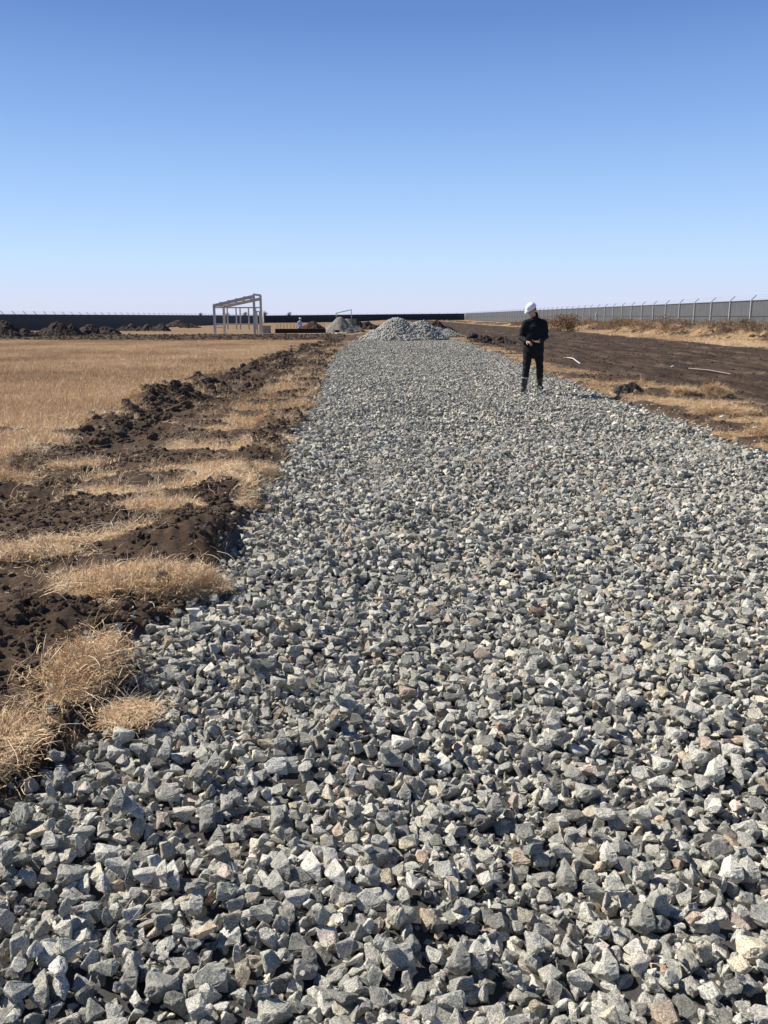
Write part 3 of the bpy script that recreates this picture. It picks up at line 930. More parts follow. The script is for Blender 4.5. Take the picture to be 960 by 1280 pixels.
# fine gravel heap further off on the left
p = px(428, 414.5); p.z = -.08
o, g_ = heap('sand_heap', p, [(-.25, 0, 1.82, 1.95), (.45, .5, 1.6, 1.9), (-.9, 0, .9, 1.3)], (3.0, 2.6), M_fine,
         'pale heap of fine gravel with a clean cone shape left of the tall stone heap', 'gravel heap', rough=.05, fine=.02, seed=4)
p = px(448, 411); p.z = -.08
heap('soil_heap', p, [(-.6, 0, 1.55, 1.9), (.9, .2, 1.05, 1.9), (2.2, .4, .6, 1.5)], (4.2, 2.5), M_heapsoil, 'dark mixed soil heap between the pale fine gravel cone and the tall stone heap', 'soil heap', seed=5, rough=.3, fine=.15)
# soil heaps in front of the left fence
def soil_at(x0, x1, ytop, ybase, label, seed, ped=None, peaks=None, rough=.2, mat=None):
    z0 = -.15 
    c = px((x0 + x1) / 2, ybase, z0); d_ = c.y
    wd = (x1 - x0) / FPX * d_ * .5
    hh = (ybase - ytop) / FPX * d_
    pk = peaks(wd, hh) if peaks else [(0, 0, hh, wd)]
    o, _ = heap('soil_heap', c, pk, (wd * 1.35, max(2.2, wd * .9)), mat or M_heapsoil, label, 'soil heap', seed=seed, rough=rough, fine=.12, n=120)
    return o
soil_at(-22, 46, 400, 423, 'tallest dark soil heap at the left edge in front of the dark fence', 11, peaks=lambda w_, h: [(-.15 * w_, 0, h, w_ * .9), (.55 * w_, .3, h * .55, w_ * .55)])
soil_at(42, 104, 401, 421, 'broad dark soil heap second from the left edge beside the pale sheet', 12, peaks=lambda w_, h: [(0, 0, h, w_ * .8), (.5 * w_, .3, h * .75, w_ * .6), (-.5 * w_, 0, h * .6, w_ * .5)])
soil_at(92, 152, 404, 419, 'lumpy dark soil heap just left of the long low ridge', 13, peaks=lambda w_, h: [(-.3 * w_, 0, h, w_ * .7), (.35 * w_, .3, h * .8, w_ * .7)])
soil_at(150, 206, 404.5, 412.5, 'long low ridge of dug soil at the foot of the dark fence', 14, peaks=lambda w_, h: [(k * w_, 0, h * (.8 + .25 * math.sin(k * 9)), w_ * .35) for k in (-.8, -.45, -.1, .25, .6, .85)])
soil_at(202, 246, 399.5, 409, 'rounded brown soil heap left of the open steel frame', 15, peaks=lambda w_, h: [(0, 0, h, w_ * .95), (.6 * w_, 0, h * .5, w_ * .5)])
soil_at(376, 406, 401, 411, 'reddish brown soil heap behind the rebar trench', 16, mat=simple('reddish_soil', (.085, .050, .038), .95, .4, 2, bump=.06, spec=.1))
# heap of clods and the black lump beside the gravel on the right
def lump(name, pos, size, mat, label, cat, seed, sub=4, amp=.5):
    r = np.random.default_rng(seed); bm = bmesh.new(); bmesh.ops.create_icosphere(bm, subdivisions=sub, radius=1)
    o_ = r.uniform(0, 50, 3)
    P_ = np.array([v.co[:] for v in bm.verts])
    k = fbm(P_[:, 0] * 1.5 + o_[0] + P_[:, 2], P_[:, 1] * 1.5 + o_[1] - P_[:, 2], 5, seed, .6)
    for v, kk in zip(bm.verts, k): v.co = v.co * (1 - amp / 2 + amp * 1.2 * (kk - .2)); v.co.x *= size[0]; v.co.y *= size[1]; v.co.z = max(v.co.z * size[2], -size[2] * .35)
    me = bpy.data.meshes.new(name); bm.to_mesh(me); bm.free()
    o = link(name, me, mat); o.location = pos; tag(o, label, cat); return o
M_black = simple('black_wet_clay', (.012, .012, .014), .6, .3, 6, bump=.02)
p = px(590.5, 424); p.z = .16
lump('boulder', p, (.40, .34, .30), M_black, 'black boulder like lump at the right verge near the end of the gravel road', 'boulder', 31)
p = px(613, 428); p.z = -.03
heap('soil_heap', p, [(-.4, 0, .50, .75), (.35, 0, .40, .7), (.9, -.1, .22, .5)], (1.5, 1.0), M_heapsoil, 'low dark clod heap right beside the black lump on the verge', 'soil heap', seed=17, rough=.25, fine=.15)
p = px(784, 492); p.z = .05
lump('soil_clump', p, (.27, .22, .17), M_black, 'black soil clump at the right edge of the gravel behind the walking man', 'soil clump', 32, amp=.7)
# ------------------------------------------------------------------ small litter
M_white = simple('weathered_white_plastic', (.50, .48, .45), .5, .08, 5)
def polyline(name, pts, rad, mat, label, cat, n=8):
    m = MB(); c = Vector(pts[0]); m.tube([Vector(q) - c for q in pts], [rad] * len(pts), n)
    o = m.build(name, mat, smooth=True); o.location = c; tag(o, label, cat); return o
a0 = px(709, 446.5); a1 = px(716, 449.5); a2 = px(725, 453.5)
for q, h_ in ((a0, .05), (a1, .10), (a2, .02)): q.z = float(height(np.array([q.x]), np.array([q.y]))[0]) + h_
polyline('plastic_pipe', [a0 + Vector((-.12, 0, .0)), a0, a1, a2], .022, M_white, 'bent white pipe lying on the dirt right of the walking man', 'pipe')
a0 = px(861, 459.5); a1 = px(884, 463); a2 = px(913, 467.5)
for q in (a0, a1, a2): q.z = float(height(np.array([q.x]), np.array([q.y]))[0]) + .03
polyline('wooden_pole', [a0, a1, a2], .014, simple('bleached_wood', (.27, .23, .20), .8, .2, 6), 'long pale pole lying flat on the dark dirt road', 'pole')
for (xx, yy, sz, lb) in ((608, 414, .10, 'small white scrap on the dirt beyond the black lump'), (841, 457, .07, 'tiny pale scrap on the dirt road beside the pale pole'), (903, 522.5, .05, 'flat white stone in the straw at the right verge'),
                         (944, 540, .045, 'small round white stone in the straw near the right edge')):
    p = px(xx, yy); p.z = float(height(np.array([p.x]), np.array([p.y]))[0]) + .03
    lump('stone' if yy > 500 else 'litter_scrap', p, (sz, sz * .8, sz * .5), M_white, lb, 'stone' if yy > 500 else 'litter', int(xx), sub=2)
# marker post in the weeds
p = px(744.5, 411); zg = float(height(np.array([p.x]), np.array([p.y]))[0])
root = empty('marker_post', (p.x, p.y, zg)); tag(root, 'short white marker post with a hooked cap standing in the brown weeds', 'post')
m = MB(); m.tube([(0, 0, -.1), (0, 0, 1.15)], [.06, .06], 10); m.build('post', M_white, root)
m = MB(); m.box((-.12, -.10, 1.13), (.26, .10, 1.34)); m.build('cap', M_white, root, bevel=.03)

# pale tarpaulin beside the left heaps
p = px(60, 421.0, -.15)
gx, gy = np.meshgrid(np.linspace(-.75, .75, 24), np.linspace(-.6, .6, 14))
gz = .20 + .12 * fbm(gx * 2, gy * 2, 3, 5) - .12 * np.abs(gx)
V = np.stack([gx, gy, gz], -1).reshape(-1, 3); I = np.arange(24 * 14).reshape(14, 24)
q = np.stack([I[:-1, :-1], I[:-1, 1:], I[1:, 1:], I[1:, :-1]], -1).reshape(-1, 4)
o = link('tarpaulin', mesh_from('tarpaulin', V, q), simple('sandy_sheet', (.50, .42, .30), .8, .1, 3), smooth=True); o.location = p
sm = o.modifiers.new('s', 'SOLIDIFY'); sm.thickness = .02
tag(o, 'crumpled sandy sheet on the ground between the two leftmost soil heaps', 'tarpaulin')

# ------------------------------------------------------------------ open steel frame
M_steel = simple('primed_beige_steel', (.58, .51, .42), .6, .12, 2)
M_steelp = simple('primed_pale_steel', (.60, .53, .44), .6, .1, 2)
def P3(xp, d_, z=0.0): return Vector(((xp - 480) / FPX * d_ * .9745, d_, z))
gz0 = -.12
root = empty('steel_frame', P3(297, 80, gz0)); tag(root, 'open beige steel frame with a sloping roof and no walls on the left field', 'steel frame')
L = root.location
def loc_(v): return Vector(v) - L
A = P3(268.3, 79.3); B = P3(280.3, 82.6); G = P3(318.2, 79.0); Hh_ = P3(326.6, 82.3)
zt_ = {'A': 2.62, 'B': 2.58, 'G': 3.40, 'H': 3.50}
for key, q in (('A', A), ('B', B), ('G', G), ('H', Hh_)):
    m = MB(); m.beam(loc_((q.x, q.y, gz0)), loc_((q.x, q.y, zt_[key])), .20, .24); po = m.build('column', M_steelp, root)
    m = MB(); m.box(tuple(loc_((q.x - .22, q.y - .22, gz0 - .02))), tuple(loc_((q.x + .22, q.y + .22, gz0 + .07)))); m.build('base_plate', M_white, po)
for (q, z0, r_, z1) in ((A, 2.62, G, 3.46), (B, 2.56, Hh_, 3.30)):
    m = MB(); m.beam(loc_((q.x, q.y, z0 - .10)), loc_((r_.x, r_.y, z1 - .10)), .14, .28); m.build('rafter', M_steel, root)
m = MB(); m.beam(loc_((G.x, G.y, 3.52)), loc_((Hh_.x, Hh_.y, 3.52)), .16, .18); m.build('ridge_beam', M_steelp, root)
m = MB(); m.beam(loc_((A.x, A.y, 2.60)), loc_((B.x, B.y, 2.50)), .16, .18); m.build('eave_beam', M_steel, root)
for i in range(1, 5):
    t_ = i / 5 - .04
    qa = A.lerp(G, t_); qb = B.lerp(Hh_, t_); za = 2.62 + .84 * t_; zb = 2.56 + .74 * t_
    m = MB(); m.beam(loc_((qa.x, qa.y - .1, za + .05)), loc_((qb.x, qb.y, zb + .05)), .08, .12); m.build('purlin', M_steel, root)
m = MB(); m.beam(loc_((A.x, A.y, .55)), loc_((B.x, B.y, .55)), .07, .09); m.build('brace', M_steel, root)
# door frame set between the right columns
dr = P3(321.6, 79.8); dq = P3(324.6, 81.0)
m = MB()
for q in (dr, dq): m.beam(loc_((q.x, q.y, gz0)), loc_((q.x, q.y, 2.0)), .09, .09)
m.beam(loc_((G.x, G.y, 2.02)), loc_((Hh_.x, Hh_.y, 2.02)), .07, .09)
m.build('door_frame', M_steelp, root)
# second frame further back
root2 = empty('steel_frame', P3(300, 172, -1.0)); tag(root2, 'long low frame of thin pale posts seen through the nearer steel frame', 'steel frame')
L2 = root2.location
for xp in (284.6, 295.6, 300.6, 311.2, 320, 268.8, 327):
    m = MB(); q = P3(xp, 172); m.beam(q + Vector((0, 0, -1.0)) - L2, q + Vector((0, 0, 3.25)) - L2, .24); m.build('column', M_steelp, root2)
for z_, mt in ((3.28, M_steel), (.05, M_steelp)):
    m = MB(); m.beam(P3(267.5, 171.8, z_) - L2, P3(328, 171.8, z_) - L2, .2, .26); m.build('rail', mt, root2)
# third frame far behind the pale heap
root3 = empty('steel_frame', P3(430, 180, -1)); tag(root3, 'small distant pale frame with a slanted top beam rising behind the pale gravel cone', 'steel frame')
L3 = root3.location
for xp, z_ in ((420.4, 2.25), (439.3, 3.0)):
    m = MB(); m.beam(P3(xp, 180, -1) - L3, P3(xp, 180, z_) - L3, .15); m.build('column', M_steelp, root3)
m = MB(); m.beam(P3(420, 180, 2.2) - L3, P3(439.7, 180, 2.95) - L3, .16); m.build('rafter', M_steelp, root3)

# crate at the frame's foot
p = P3(331.5, 84.5, -.16)
root = empty('wooden_crate', p, .3); tag(root, 'pale wooden crate standing at the right foot of the open steel frame', 'crate')
M_wood = simple('raw_pine', (.36, .31, .24), .8, .2, 6)
m = MB(); m.box((-.47, -.4, .12), (.47, .4, .80)); m.build('box', M_wood, root)
m = MB(); m.box((-.55, -.47, .80), (.55, .47, .86)); m.build('lid', simple('pale_plywood', (.50, .46, .40), .8), root)
for x_ in (-.42, 0, .42):
    m = MB(); m.box((x_ - .06, -.45, 0), (x_ + .06, .45, .12)); m.build('skid', M_wood, root)

# rebar trench
cx0, cx1 = P3(343.5, 84), P3(406, 84)
root = empty('rebar_footing', (cx0.x, 84, -.12)); tag(root, 'long low dark footing form with rusty rebar rods sticking up', 'footing')
Lw = cx1.x - cx0.x
m = MB(); m.box((0, 0, 0), (Lw, .06, .46)); m.box((0, 1.3, 0), (Lw, 1.36, .46)); m.box((0, .061, 0), (.06, 1.299, .46)); m.box((Lw - .06, .061, 0), (Lw, 1.299, .46))
for k in range(16): m.box((Lw * k / 16 + .08, -.04, .02), (Lw * k / 16 + .14, -.002, .43))
m.build('formwork', simple('tarred_boards', (.022, .019, .018), .8, .3, 3), root)
M_rust = simple('rusty_rebar', (.16, .075, .045), .8, .3, 9)
for k in range(30):
    m = MB(); x_ = Lw * (k + .5) / 30; y_ = .35 if k % 2 else .95
    m.tube([(x_, y_, .05), (x_ + random.uniform(-.03, .03), y_, 1.02 + random.uniform(-.12, .1))], [.014, .014], 5); m.build('rebar', M_rust, root)
# white box and slab at the foot of the fine gravel
p = px(418.5, 415.5); root = empty('cement_box', (p.x, p.y - .9, -.08)); tag(root, 'small white box with a dark block painted as its shaded open end at the foot of the pale gravel cone', 'box')
m = MB(); m.box((-.14, -.2, .03), (.10, .3, .42)); m.build('box', M_white, root, bevel=.02)
m = MB(); m.box((.105, -.15, .03), (.5, .25, .33)); m.build('hole_shade', simple('hole_shade_black', (.02, .02, .02), .8), root, bevel=.02)  # solid near-black block, paints the shade inside the hole
p = px(427, 417); m = MB(); m.box((-.55, -.4, 0), (.55, .4, .07)); o = m.build('board', M_white, bevel=.01); o.location = (p.x, p.y, .0); o.rotation_euler = (.03, .02, .3)
tag(o, 'flat white board lying in front of the pale gravel cone', 'board')

# ------------------------------------------------------------------ weeds along the right fence
M_weed = tinted('dry_weed_twigs', [(0, (.085, .052, .036)), (.35, (.15, .09, .055)), (.6, (.22, .135, .08)), (.85, (.30, .19, .11)), (1, (.38, .26, .15))])
def flat_weed(name, c0, c1):
    m, t, b = new_mat(name)
    a = node(t, 'ShaderNodeAttribute', attribute_name='shade')
    r = ramp(t, a.outputs['Fac'], [(0, c0), (1, c1)]); t.links.new(r.outputs[0], b.inputs['Base Color']); b.inputs['Roughness'].default_value = .85; b.inputs['Specular IOR Level'].default_value = .1
    return m
WM = [flat_weed('brown_weed', (.13, .085, .055), (.36, .255, .165)), flat_weed('reddish_weed', (.16, .10, .06), (.40, .26, .15)), flat_weed('olive_weed', (.10, .085, .045), (.25, .20, .11)), flat_weed('dark_weed', (.055, .038, .032), (.16, .11, .085))]
def weed_mesh(seed, n=900, upright=.5):
    r = np.random.default_rng(seed); V = []; F = []; sh = []
    cl = r.normal(size=(14, 3)) * np.array([.42, .42, .22]) + np.array([0, 0, .48])
    for k in range(n):
        c = cl[r.integers(0, 14)] + r.normal(size=3) * .17
        c[2] = abs(c[2])
        L_ = r.uniform(.05, .16); dv = r.normal(size=3); dv[2] = abs(dv[2]) * (1 + upright); dv /= np.linalg.norm(dv)
        sd_ = np.cross(dv, r.normal(size=3)); sd_ /= np.linalg.norm(sd_) + 1e-9
        w_ = r.uniform(.006, .022)
        b0 = len(V); q1 = c + dv * L_; mid_ = (c + q1) / 2 + r.normal(size=3) * .015
        V += [c - sd_ * w_ * .4, c + sd_ * w_ * .4, mid_ + sd_ * w_, q1, mid_ - sd_ * w_]; s__ = r.random(); sh += [s__] * 5
        F += [(b0, b0 + 1, b0 + 2, b0 + 4), (b0 + 4, b0 + 2, b0 + 3, b0 + 3)]
    for k in range(26):      # stems from the root
        c = np.array([r.normal() * .12, r.normal() * .12, -.05]); q1 = cl[r.integers(0, 14)] + r.normal(size=3) * .1
        sd_ = np.array([.008, .006, 0]); b0 = len(V); V += [c - sd_, c + sd_, q1 + sd_ * .5, q1 - sd_ * .5]; sh += [.1] * 4; F += [(b0, b0 + 1, b0 + 2, b0 + 3)]
    me = bpy.data.meshes.new('dry_bush')
    me.from_pydata([tuple(v) for v in V], [], [tuple(dict.fromkeys(f)) for f in F]); me.update()
    at = me.attributes.new('shade', 'FLOAT', 'POINT'); at.data.foreach_set('value', np.array(sh, np.float32))
    return me
wmesh = [weed_mesh(400 + i) for i in range(5)]
weeds = []
r_ = np.random.default_rng(55)
k = 0
for i in range(150):
    t_ = i / 149.0
    y_ = 47 + 110 * t_ ** 1.5 + r_.uniform(-1, 1)
    x_ = 25.3 + r_.uniform(-1.6, 4.2)
    s_ = r_.uniform(.45, .9) * (1.0 + .2 * t_)
    weeds.append((x_, y_, s_, int(r_.choice([0, 0, 0, 2, 3, 1]) if t_ < .35 else r_.choice([1, 1, 0, 0, 2]))))
glab = {0: 'brown dry weed bush on the soil bank along the grey fence', 1: 'reddish brown dry weed bush on the bank along the grey fence',
        2: 'olive brown dry weed bush on the bank along the grey fence', 3: 'dark brown dry weed bush on the soil bank along the grey fence'}
for (x_, y_, s_, mt) in weeds:
    for rep_ in range(1):
        me = wmesh[r_.integers(0, 5)].copy(); me.materials.append(WM[mt])
        o = bpy.data.objects.new('dry_bush', me); C.objects.link(o)
        zg = float(height(np.array([x_]), np.array([y_]))[0])
        o.location = (x_, y_, zg - .05); o.rotation_euler = (0, 0, r_.uniform(0, 6.28)); o.scale = (s_ * 1.25, s_ * 1.25, s_ * .95)
        tag(o, glab[mt], 'dry bush', 'dry weed bushes along the right fence' + {0: '', 1: ', reddish', 2: ', olive', 3: ', dark'}[mt])
p = P3(713, 95); 
for dx, dy, s_ in ((0, 0, 2.3), ):
    me = weed_mesh(455, 2600, .8); me.materials.append(WM[1]); o = bpy.data.objects.new('dry_bush', me); C.objects.link(o)
    o.location = (p.x + dx, p.y + dy, .0); o.scale = (s_, s_ * .9, s_ * .72)
    tag(o, 'largest reddish brown bush standing higher than the rest behind the walking man', 'dry bush')

# far trees beyond the fence
M_bark = simple('grey_bark', (.14, .12, .11), .9)
def bare_tree(xp, d_, h_, label, seed):
    r = random.Random(seed); q = P3(xp, d_, -1.0)
    root = empty('bare_tree', q); tag(root, label, 'tree', 'bare trees on the horizon')
    m = MB(); m.tube([(0, 0, 0), (.1, 0, h_ * .4), (0, .1, h_ * .62)], [h_ * .035, h_ * .028, h_ * .015], 6); m.build('trunk', M_bark, root)
    m = MB()
    for k in range(70):
        a_ = r.uniform(0, 6.28); e_ = r.uniform(.2, 1.3); z0 = h_ * r.uniform(.3, .62); l_ = h_ * r.uniform(.2, .42)
        p1 = Vector((math.cos(a_) * math.cos(e_), math.sin(a_) * math.cos(e_), math.sin(e_))) * l_ + Vector((0, 0, z0))
        m.beam((0, 0, z0), p1, h_ * .008)
        for j in range(4):
            b_ = Vector((0, 0, z0)).lerp(p1, r.uniform(.4, 1)); m.beam(b_, b_ + Vector((r.uniform(-1, 1), r.uniform(-1, 1), r.uniform(0, 1))) * h_ * .12, h_ * .005)
    m.build('crown', M_bark, root)
for i, (xp, h_, lb) in enumerate(((362, 6.2, 'bare tree on the horizon right of the steel frame, above the far fence'), (331, 6.6, 'bare tree on the horizon just right of the steel frame'), (307, 6.4, 'bare tree on the horizon seen between the posts of the steel frame'),
                         (285, 5.8, 'bare tree on the horizon seen through the left half of the steel frame'), (251, 5.6, 'small bare tree on the horizon left of the steel frame'))):
    bare_tree(xp, 560, h_, lb, i)

# ------------------------------------------------------------------ people
def solidify_mesh(mb, voxel, smooth_it=4, name='body', amp=0.0, freq=8, seed=1):
    me = mb.mesh(name + '_src')
    ob = bpy.data.objects.new(name + '_src', me); C.objects.link(ob)
    md = ob.modifiers.new('r', 'REMESH'); md.mode = 'VOXEL'; md.voxel_size = voxel
    if smooth_it:
        sm = ob.modifiers.new('s', 'SMOOTH'); sm.iterations = smooth_it; sm.factor = .5
    dg = bpy.context.evaluated_depsgraph_get(); ev = ob.evaluated_get(dg)
    out_ = bpy.data.meshes.new_from_object(ev)
    bpy.data.objects.remove(ob)
    if amp:
        n = len(out_.vertices); co = np.empty(n * 3, np.float32); out_.vertices.foreach_get('co', co); co = co.reshape(-1, 3)
        nr = np.empty(n * 3, np.float32); out_.vertices.foreach_get('normal', nr); nr = nr.reshape(-1, 3)
        k = (fbm(co[:, 0] * freq + co[:, 1] * freq * .8, co[:, 2] * freq * 1.6 + co[:, 1] * freq * .4, 3, seed) - .5) * 2 * amp
        co += nr * k[:, None]; out_.vertices.foreach_set('co', co.ravel()); out_.update()
    out_.name = name
    out_.polygons.foreach_set('use_smooth', [True] * len(out_.polygons))
    return out_

def skin_mat():
    m, t, b = new_mat('skin'); b.inputs['Base Color'].default_value = (.50, .30, .21, 1); b.inputs['Roughness'].default_value = .55
    b.inputs['Subsurface Weight'].default_value = .05
    return m
M_skin = skin_mat()
M_hair = simple('black_hair', (.012, .010, .009), .6, .2, 60)
M_jacket = simple('black_jacket_cloth', (.010, .011, .014), .85, .25, 30, bump=.003, spec=.2)
M_trouser = simple('black_trouser_cloth', (.011, .011, .015), .85, .25, 30, bump=.003, spec=.2)
M_rubber = simple('black_rubber', (.018, .019, .022), .38, .2, 10, spec=.5)
M_band = simple('white_boot_band', (.30, .30, .30), .6, .1, 10)
M_helmet = simple('white_helmet_shell', (.80, .81, .83), .3, .03, 3, spec=.5)

def hand(mb, wrist, dirv, palm_n, thumb_side, curl, L=.18, spread=.10):
    """palm and five fingers of unequal length; dirv along the fingers, palm_n out of the palm"""
    d = Vector(dirv).normalized(); n_ = Vector(palm_n).normalized(); n_ = (n_ - d * n_.dot(d)).normalized(); s_ = d.cross(n_).normalized() * thumb_side
    w_ = Vector(wrist)
    pal = L * .52
    mb.tube([w_ - d * .02, w_ + d * .02, w_ + d * pal * .55, w_ + d * pal * .95], [(.024, .019), (.027, .017), (.040, .015), (.039, .013)], 12, side=s_)
    lens = [.070, .078, .072, .056]
    for k in range(4):
        off = (.030 - .020 * k)
        st_ = w_ + d * (pal * .82) + s_ * off
        dd = (d + s_ * spread * (1.2 - .8 * k)).normalized(); pts = [st_]; c = curl[k]
        for j, fr in enumerate((.46, .30, .24)):
            a_ = c * (.6 + .5 * j)
            dd = (dd * math.cos(a_) + n_ * math.sin(a_)).normalized()
            pts.append(pts[-1] + dd * lens[k] * fr * 1.15)
        mb.tube(pts, [.0095, .0088, .0080, .0065], 8)
    st_ = w_ + d * pal * .25 + s_ * .026
    dd = (d * .65 + s_ * .75 + n_ * .25).normalized(); pts = [st_, st_ + dd * .036]; dd = (dd + d * .4 + n_ * .3).normalized(); pts.append(pts[-1] + dd * .03); dd = (dd + d * .3 - s_ * .2).normalized(); pts.append(pts[-1] + dd * .024)
    mb.tube(pts, [.013, .011, .010, .008], 8)

def head(mb, c, rot):
    """skull, jaw, nose, brow, lips, ears, eye hollows and lids; face looks to local -Y"""
    Rm = rot.to_matrix()
    T = lambda v: Vector(c) + Rm @ Vector(v)
    tmp = MB()
    tmp.ball((0, .012, .035), (.076, .096, .092), 20, 14)
    tmp.ball((0, -.020, -.035), (.060, .070, .075), 18, 12)
    tmp.ball((0, -.060, -.085), (.030, .030, .024), 14, 10)       # chin
    tmp.tube([(0, -.080, .028), (0, -.098, -.002), (0, -.106, -.020)], [.010, .013, .016], 10)  # nose
    tmp.ball((.012, -.092, -.024), (.010, .010, .008)); tmp.ball((-.012, -.092, -.024), (.010, .010, .008))
    tmp.tube([(-.040, -.074, .034), (0, -.088, .036), (.040, -.074, .034)], [.010, .011, .010], 8)  # brow
    tmp.tube([(-.022, -.080, -.050), (0, -.091, -.048), (.022, -.080, -.050)], [.005, .008, .005], 8)
    tmp.tube([(-.018, -.079, -.059), (0, -.089, -.060), (.018, -.079, -.059)], [.005, .008, .005], 8)
    for s_ in (-1, 1):
        tmp.ball((s_ * .050, -.052, -.018), (.020, .024, .020))      # cheeks
        tmp.ball((s_ * .030, -.072, .012), (.014, .012, .009))       # lids
        tmp.tube([(s_ * .076, .008, .026), (s_ * .086, .014, .012), (s_ * .080, .010, -.022)], [(.010, .010), (.016, .009), (.008, .008)], 8)
    mb.add([T(v) for v in tmp.v], tmp.f)
    return T

def make_person(name, loc, rz, P, vox, mats, label):
    """P: joint positions; every garment follows the same joints"""
    root = empty(name, loc, rz); tag(root, label, 'person')
    sk, jk, tr, bt, hm = mats
    hc = Vector(P['head']); hr = Euler(P['head_rot'])
    nb = Vector(P['neck'])
    # --- body: one continuous surface
    b = MB()
    T = head(b, hc, hr)
    b.tube([nb - Vector((0, 0, .06)), nb + Vector((0, 0, .02)), hc + Vector((0, .02, -.06))], [(.060, .058), (.055, .053), (.052, .052)], 14)
    b.tube([(P['hipc'][0], P['hipc'][1], P['hipc'][2]), (P['hipc'][0], P['hipc'][1], P['hipc'][2] + .2), (nb.x, nb.y + .01, nb.z - .15), nb - Vector((0, -.01, .03))], [(.14, .09), (.12, .085), (.15, .09), (.08, .06)], 16, side=(1, 0, 0))
    for s_ in ('l', 'r'):
        sh, elb, wr = (Vector(P[k + s_]) for k in ('sh', 'el', 'wr'))
        b.tube([sh, sh.lerp(elb, .5), elb, elb.lerp(wr, .35), wr], [.050, .043, .036, .036, .025], 10)
        b.tube([nb - Vector((0, 0, .07)), sh], [.05, .05], 10)
        hp, kn, an = (Vector(P[k + s_]) for k in ('hp', 'kn', 'an'))
        b.tube([hp, hp.lerp(kn, .5), kn, kn.lerp(an, .35), an], [.078, .068, .050, .050, .034], 12)
        hd = P['hand' + s_]
        hand(b, wr, hd[0], hd[1], hd[2], hd[3])
    bd = solidify_mesh(b, vox, 2, 'body'); bd.materials.append(sk)
    link('body', bd, None, root)
    # --- eyes and hair belong to the head
    e = MB()
    for s_ in (-1, 1): e.ball(T((s_ * .030, -.079, .012)), (.008, .008, .006), 8, 6)
    e.build('eyes', M_hair, root, True)
    h = MB(); tmp = MB()
    tmp.ball((0, .018, .034), (.079, .093, .088), 20, 14); tmp.ball((0, .060, -.012), (.070, .048, .055), 16, 10)
    h.add([T(v) for v in tmp.v], tmp.f)
    me = solidify_mesh(h, .008, 2, 'hair', .002, 60); me.materials.append(M_hair); link('hair', me, None, root)
    # --- helmet: domed shell, ridge, peak and brim
    h = MB(); vs = []; fs = []; nu, nv = 40, 14
    for i in range(nv + 1):
        th = (math.pi / 2) * i / nv
        for j in range(nu):
            ph = 2 * math.pi * j / nu
            rx, ry, rz_ = .097, .119, .094
            x_ = rx * math.cos(th) ** .8 * math.cos(ph); y_ = ry * math.cos(th) ** .8 * math.sin(ph); z_ = rz_ * math.sin(th) ** 1.05
            z_ += .008 * math.exp(-(x_ / .022) ** 2) * math.cos(th) ** .3
            vs.append((x_, y_ + .005, z_ + .055))
    for i in range(nv):
        for j in range(nu): fs.append((i * nu + j, i * nu + (j + 1) % nu, (i + 1) * nu + (j + 1) % nu, (i + 1) * nu + j))
    # brim ring, drawn out into a peak at the front
    b0 = len(vs)
    for j in range(nu):
        ph = 2 * math.pi * j / nu; fr = max(0, -math.sin(ph)) ** 3
        ex = 1.06 + .05 * fr
        vs.append((.097 * ex * math.cos(ph), (.119 + .055 * fr) * ex * math.sin(ph) + .005, .048 - .018 * fr))
    for j in range(nu): fs.append((b0 + j, b0 + (j + 1) % nu, (j + 1) % nu, j))
    h.add([T(v) for v in vs], fs)
    me = h.mesh('helmet'); bm = bmesh.new(); bm.from_mesh(me); bmesh.ops.remove_doubles(bm, verts=bm.verts, dist=.0008); bm.to_mesh(me); bm.free()
    me.materials.append(hm)
    hob = link('hard_hat', me, None, root, True); s_ = hob.modifiers.new('s', 'SOLIDIFY'); s_.thickness = .004
    # --- jacket
    j = MB()
    hx, hy, hz = P['hipc']
    j.tube([(hx, hy, P['hem']), (hx, hy, hz + .06), (hx * .5 + nb.x * .5, hy * .5 + nb.y * .5 + .01, (hz + nb.z) / 2 - .04), (nb.x, nb.y + .02, nb.z - .20), (nb.x, nb.y + .02, nb.z - .09)],
           [(.225, .150), (.215, .142), (.210, .142), (.200, .135), (.120, .09)], 26, side=(1, 0, 0))
    j.tube([nb - Vector((0, -.012, .09)), nb + Vector((0, 0, .035))], [(.088, .082), (.070, .068)], 18, side=(1, 0, 0))
    for q in ('l', 'r'):
        sh, elb, wr = (Vector(P[k + q]) for k in ('sh', 'el', 'wr'))
        cen = nb - Vector((0, -.015, .085))
        j.tube([cen, cen.lerp(sh, .6), sh], [.080, .080, .078], 14)
        cuff = elb.lerp(wr, .93)
        j.tube([sh, sh.lerp(elb, .35), sh.lerp(elb, .75), elb, elb.lerp(wr, .3), elb.lerp(wr, .65), cuff], [.082, .078, .070, .066, .062, .052, .042], 14)
    me = solidify_mesh(j, .012, 3, 'jacket', .010, 7, 4); me.materials.append(jk); link('jacket', me, None, root)
    # --- trousers
    t = MB()
    t.tube([(hx, hy, hz + .08), (hx, hy, hz - .02), (hx, hy, hz - .10)], [(.175, .118), (.182, .125), (.16, .115)], 20, side=(1, 0, 0))
    for q in ('l', 'r'):
        hp, kn, an = (Vector(P[k + q]) for k in ('hp', 'kn', 'an'))
        bt_ = kn.lerp(an, P['cuff'])
        t.tube([hp, hp.lerp(kn, .25), hp.lerp(kn, .6), kn, kn.lerp(an, P['cuff'] * .5), bt_], [.108, .103, .088, .078, .076, .074], 16)
    me = solidify_mesh(t, .012, 3, 'trousers', .010, 8, 6); me.materials.append(tr); link('trousers', me, None, root)
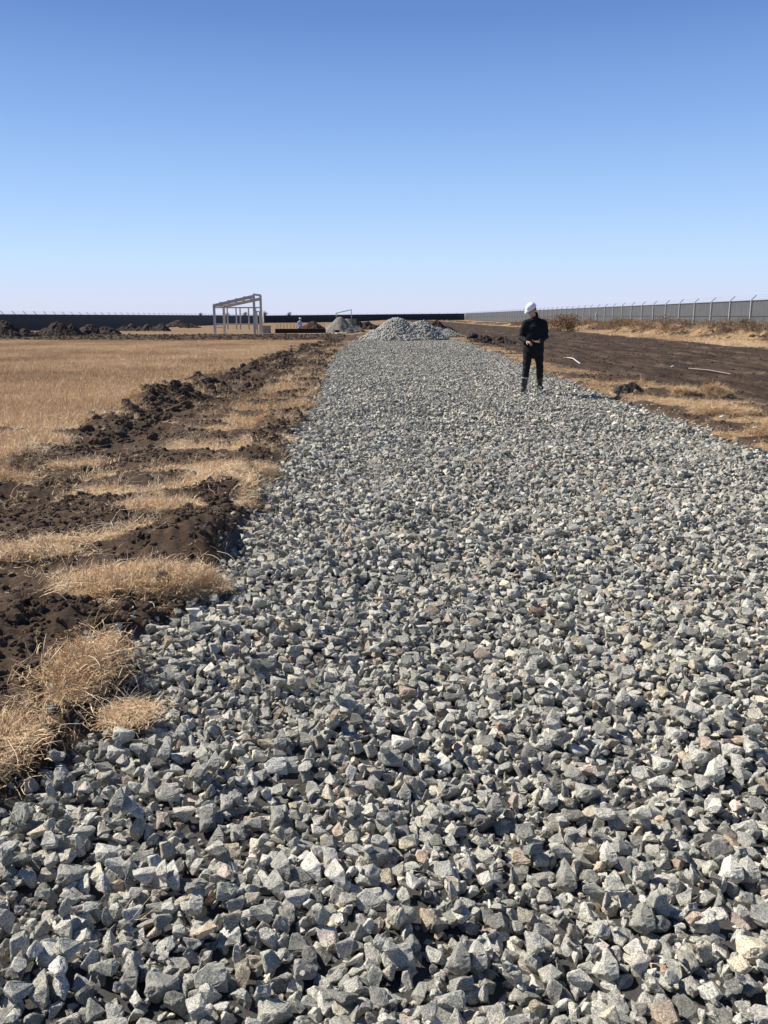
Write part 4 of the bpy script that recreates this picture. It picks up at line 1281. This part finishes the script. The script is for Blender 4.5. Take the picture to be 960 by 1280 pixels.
    # --- boots
    for q in ('l', 'r'):
        kn, an = (Vector(P[k + q]) for k in ('kn', 'an')); fd = Vector(P['foot' + q]).normalized()
        m = MB(); top_ = kn.lerp(an, P['cuff'] - .06)
        m.tube([top_, top_.lerp(an, .5), an + Vector((0, 0, .0))], [.074, .066, .056], 16)
        sole = Vector((an.x, an.y, an.z - .055))
        m.tube([an + Vector((0, 0, .01)) - fd * .02, sole - fd * .035], [.055, .046], 14)
        side_ = Vector((0, 0, 1)).cross(fd)
        m.tube([sole - fd * .045, sole + fd * .05 + Vector((0, 0, .012)), sole + fd * .13, sole + fd * .185 - Vector((0, 0, .008))], [(.040, .038), (.043, .045), (.047, .036), (.036, .026)], 16, side=side_)
        me = solidify_mesh(m, .009, 2, 'boot'); me.materials.append(bt); bo = link('boot', me, None, root)
        if P.get('band', True) and q == 'l':
            m = MB(); a_ = top_; d_ = (an - kn).normalized(); m.tube([a_ - d_ * .006, a_ + d_ * .006], [.078, .078], 20); me = m.mesh('boot_band'); link('boot_band', me, M_band, bo, True)
    return root

JP = dict(head=(-.085, -.115, 1.685), head_rot=(R(32), R(6), R(-48)), neck=(.0, -.01, 1.55), hipc=(.0, .0, .93), hem=.84, cuff=.55,
          shl=(-.180, -.01, 1.42), ell=(-.262, .015, 1.12), wrl=(-.165, -.245, 1.055),
          shr=(.190, .02, 1.42), elr=(.252, .075, 1.15), wrr=(.075, -.235, 1.045),
          hpl=(-.105, .0, .87), knl=(-.135, -.05, .50), anl=(-.170, -.03, .105), footl=(-.35, -1, 0),
          hpr=(.100, .01, .87), knr=(.150, .02, .52), anr=(.215, .42, .130), footr=(.15, -1, 0),
          handl=((.55, -.55, -.18), (.25, -.1, -1), -1, (.55, .6, .65, .7)),
          handr=((-.90, -.42, .10), (0, -.15, 1), -1, (.18, .22, .26, .30)))
p = px(667.5, 489, 0.0)
make_person('person', (p.x - .085, 17.55, -.005), R(-4), JP, .0058, (M_skin, M_jacket, M_trouser, M_rubber, M_helmet),
            'man in black clothes, rubber boots and white hard hat looking down at his hands')
# a worker standing in the footing far away
JP2 = dict(JP); JP2['head'] = (.0, -.05, 1.70); JP2['head_rot'] = (R(12), 0, R(60)); JP2['band'] = False
JP2['anr'] = (.14, .05, .10); JP2['knr'] = (.12, -.02, .5)
M_shirt = simple('pale_blue_shirt', (.50, .56, .64), .8, .1, 10)
M_blue = simple('dark_work_trousers', (.05, .06, .09), .8, .1, 10)
q = P3(374.8, 84.66, -.42)
make_person('person', q, R(40), JP2, .012, (M_skin, M_shirt, M_blue, M_rubber, M_helmet),
            'tiny distant worker in pale blue shirt and white hard hat standing in the rebar footing')
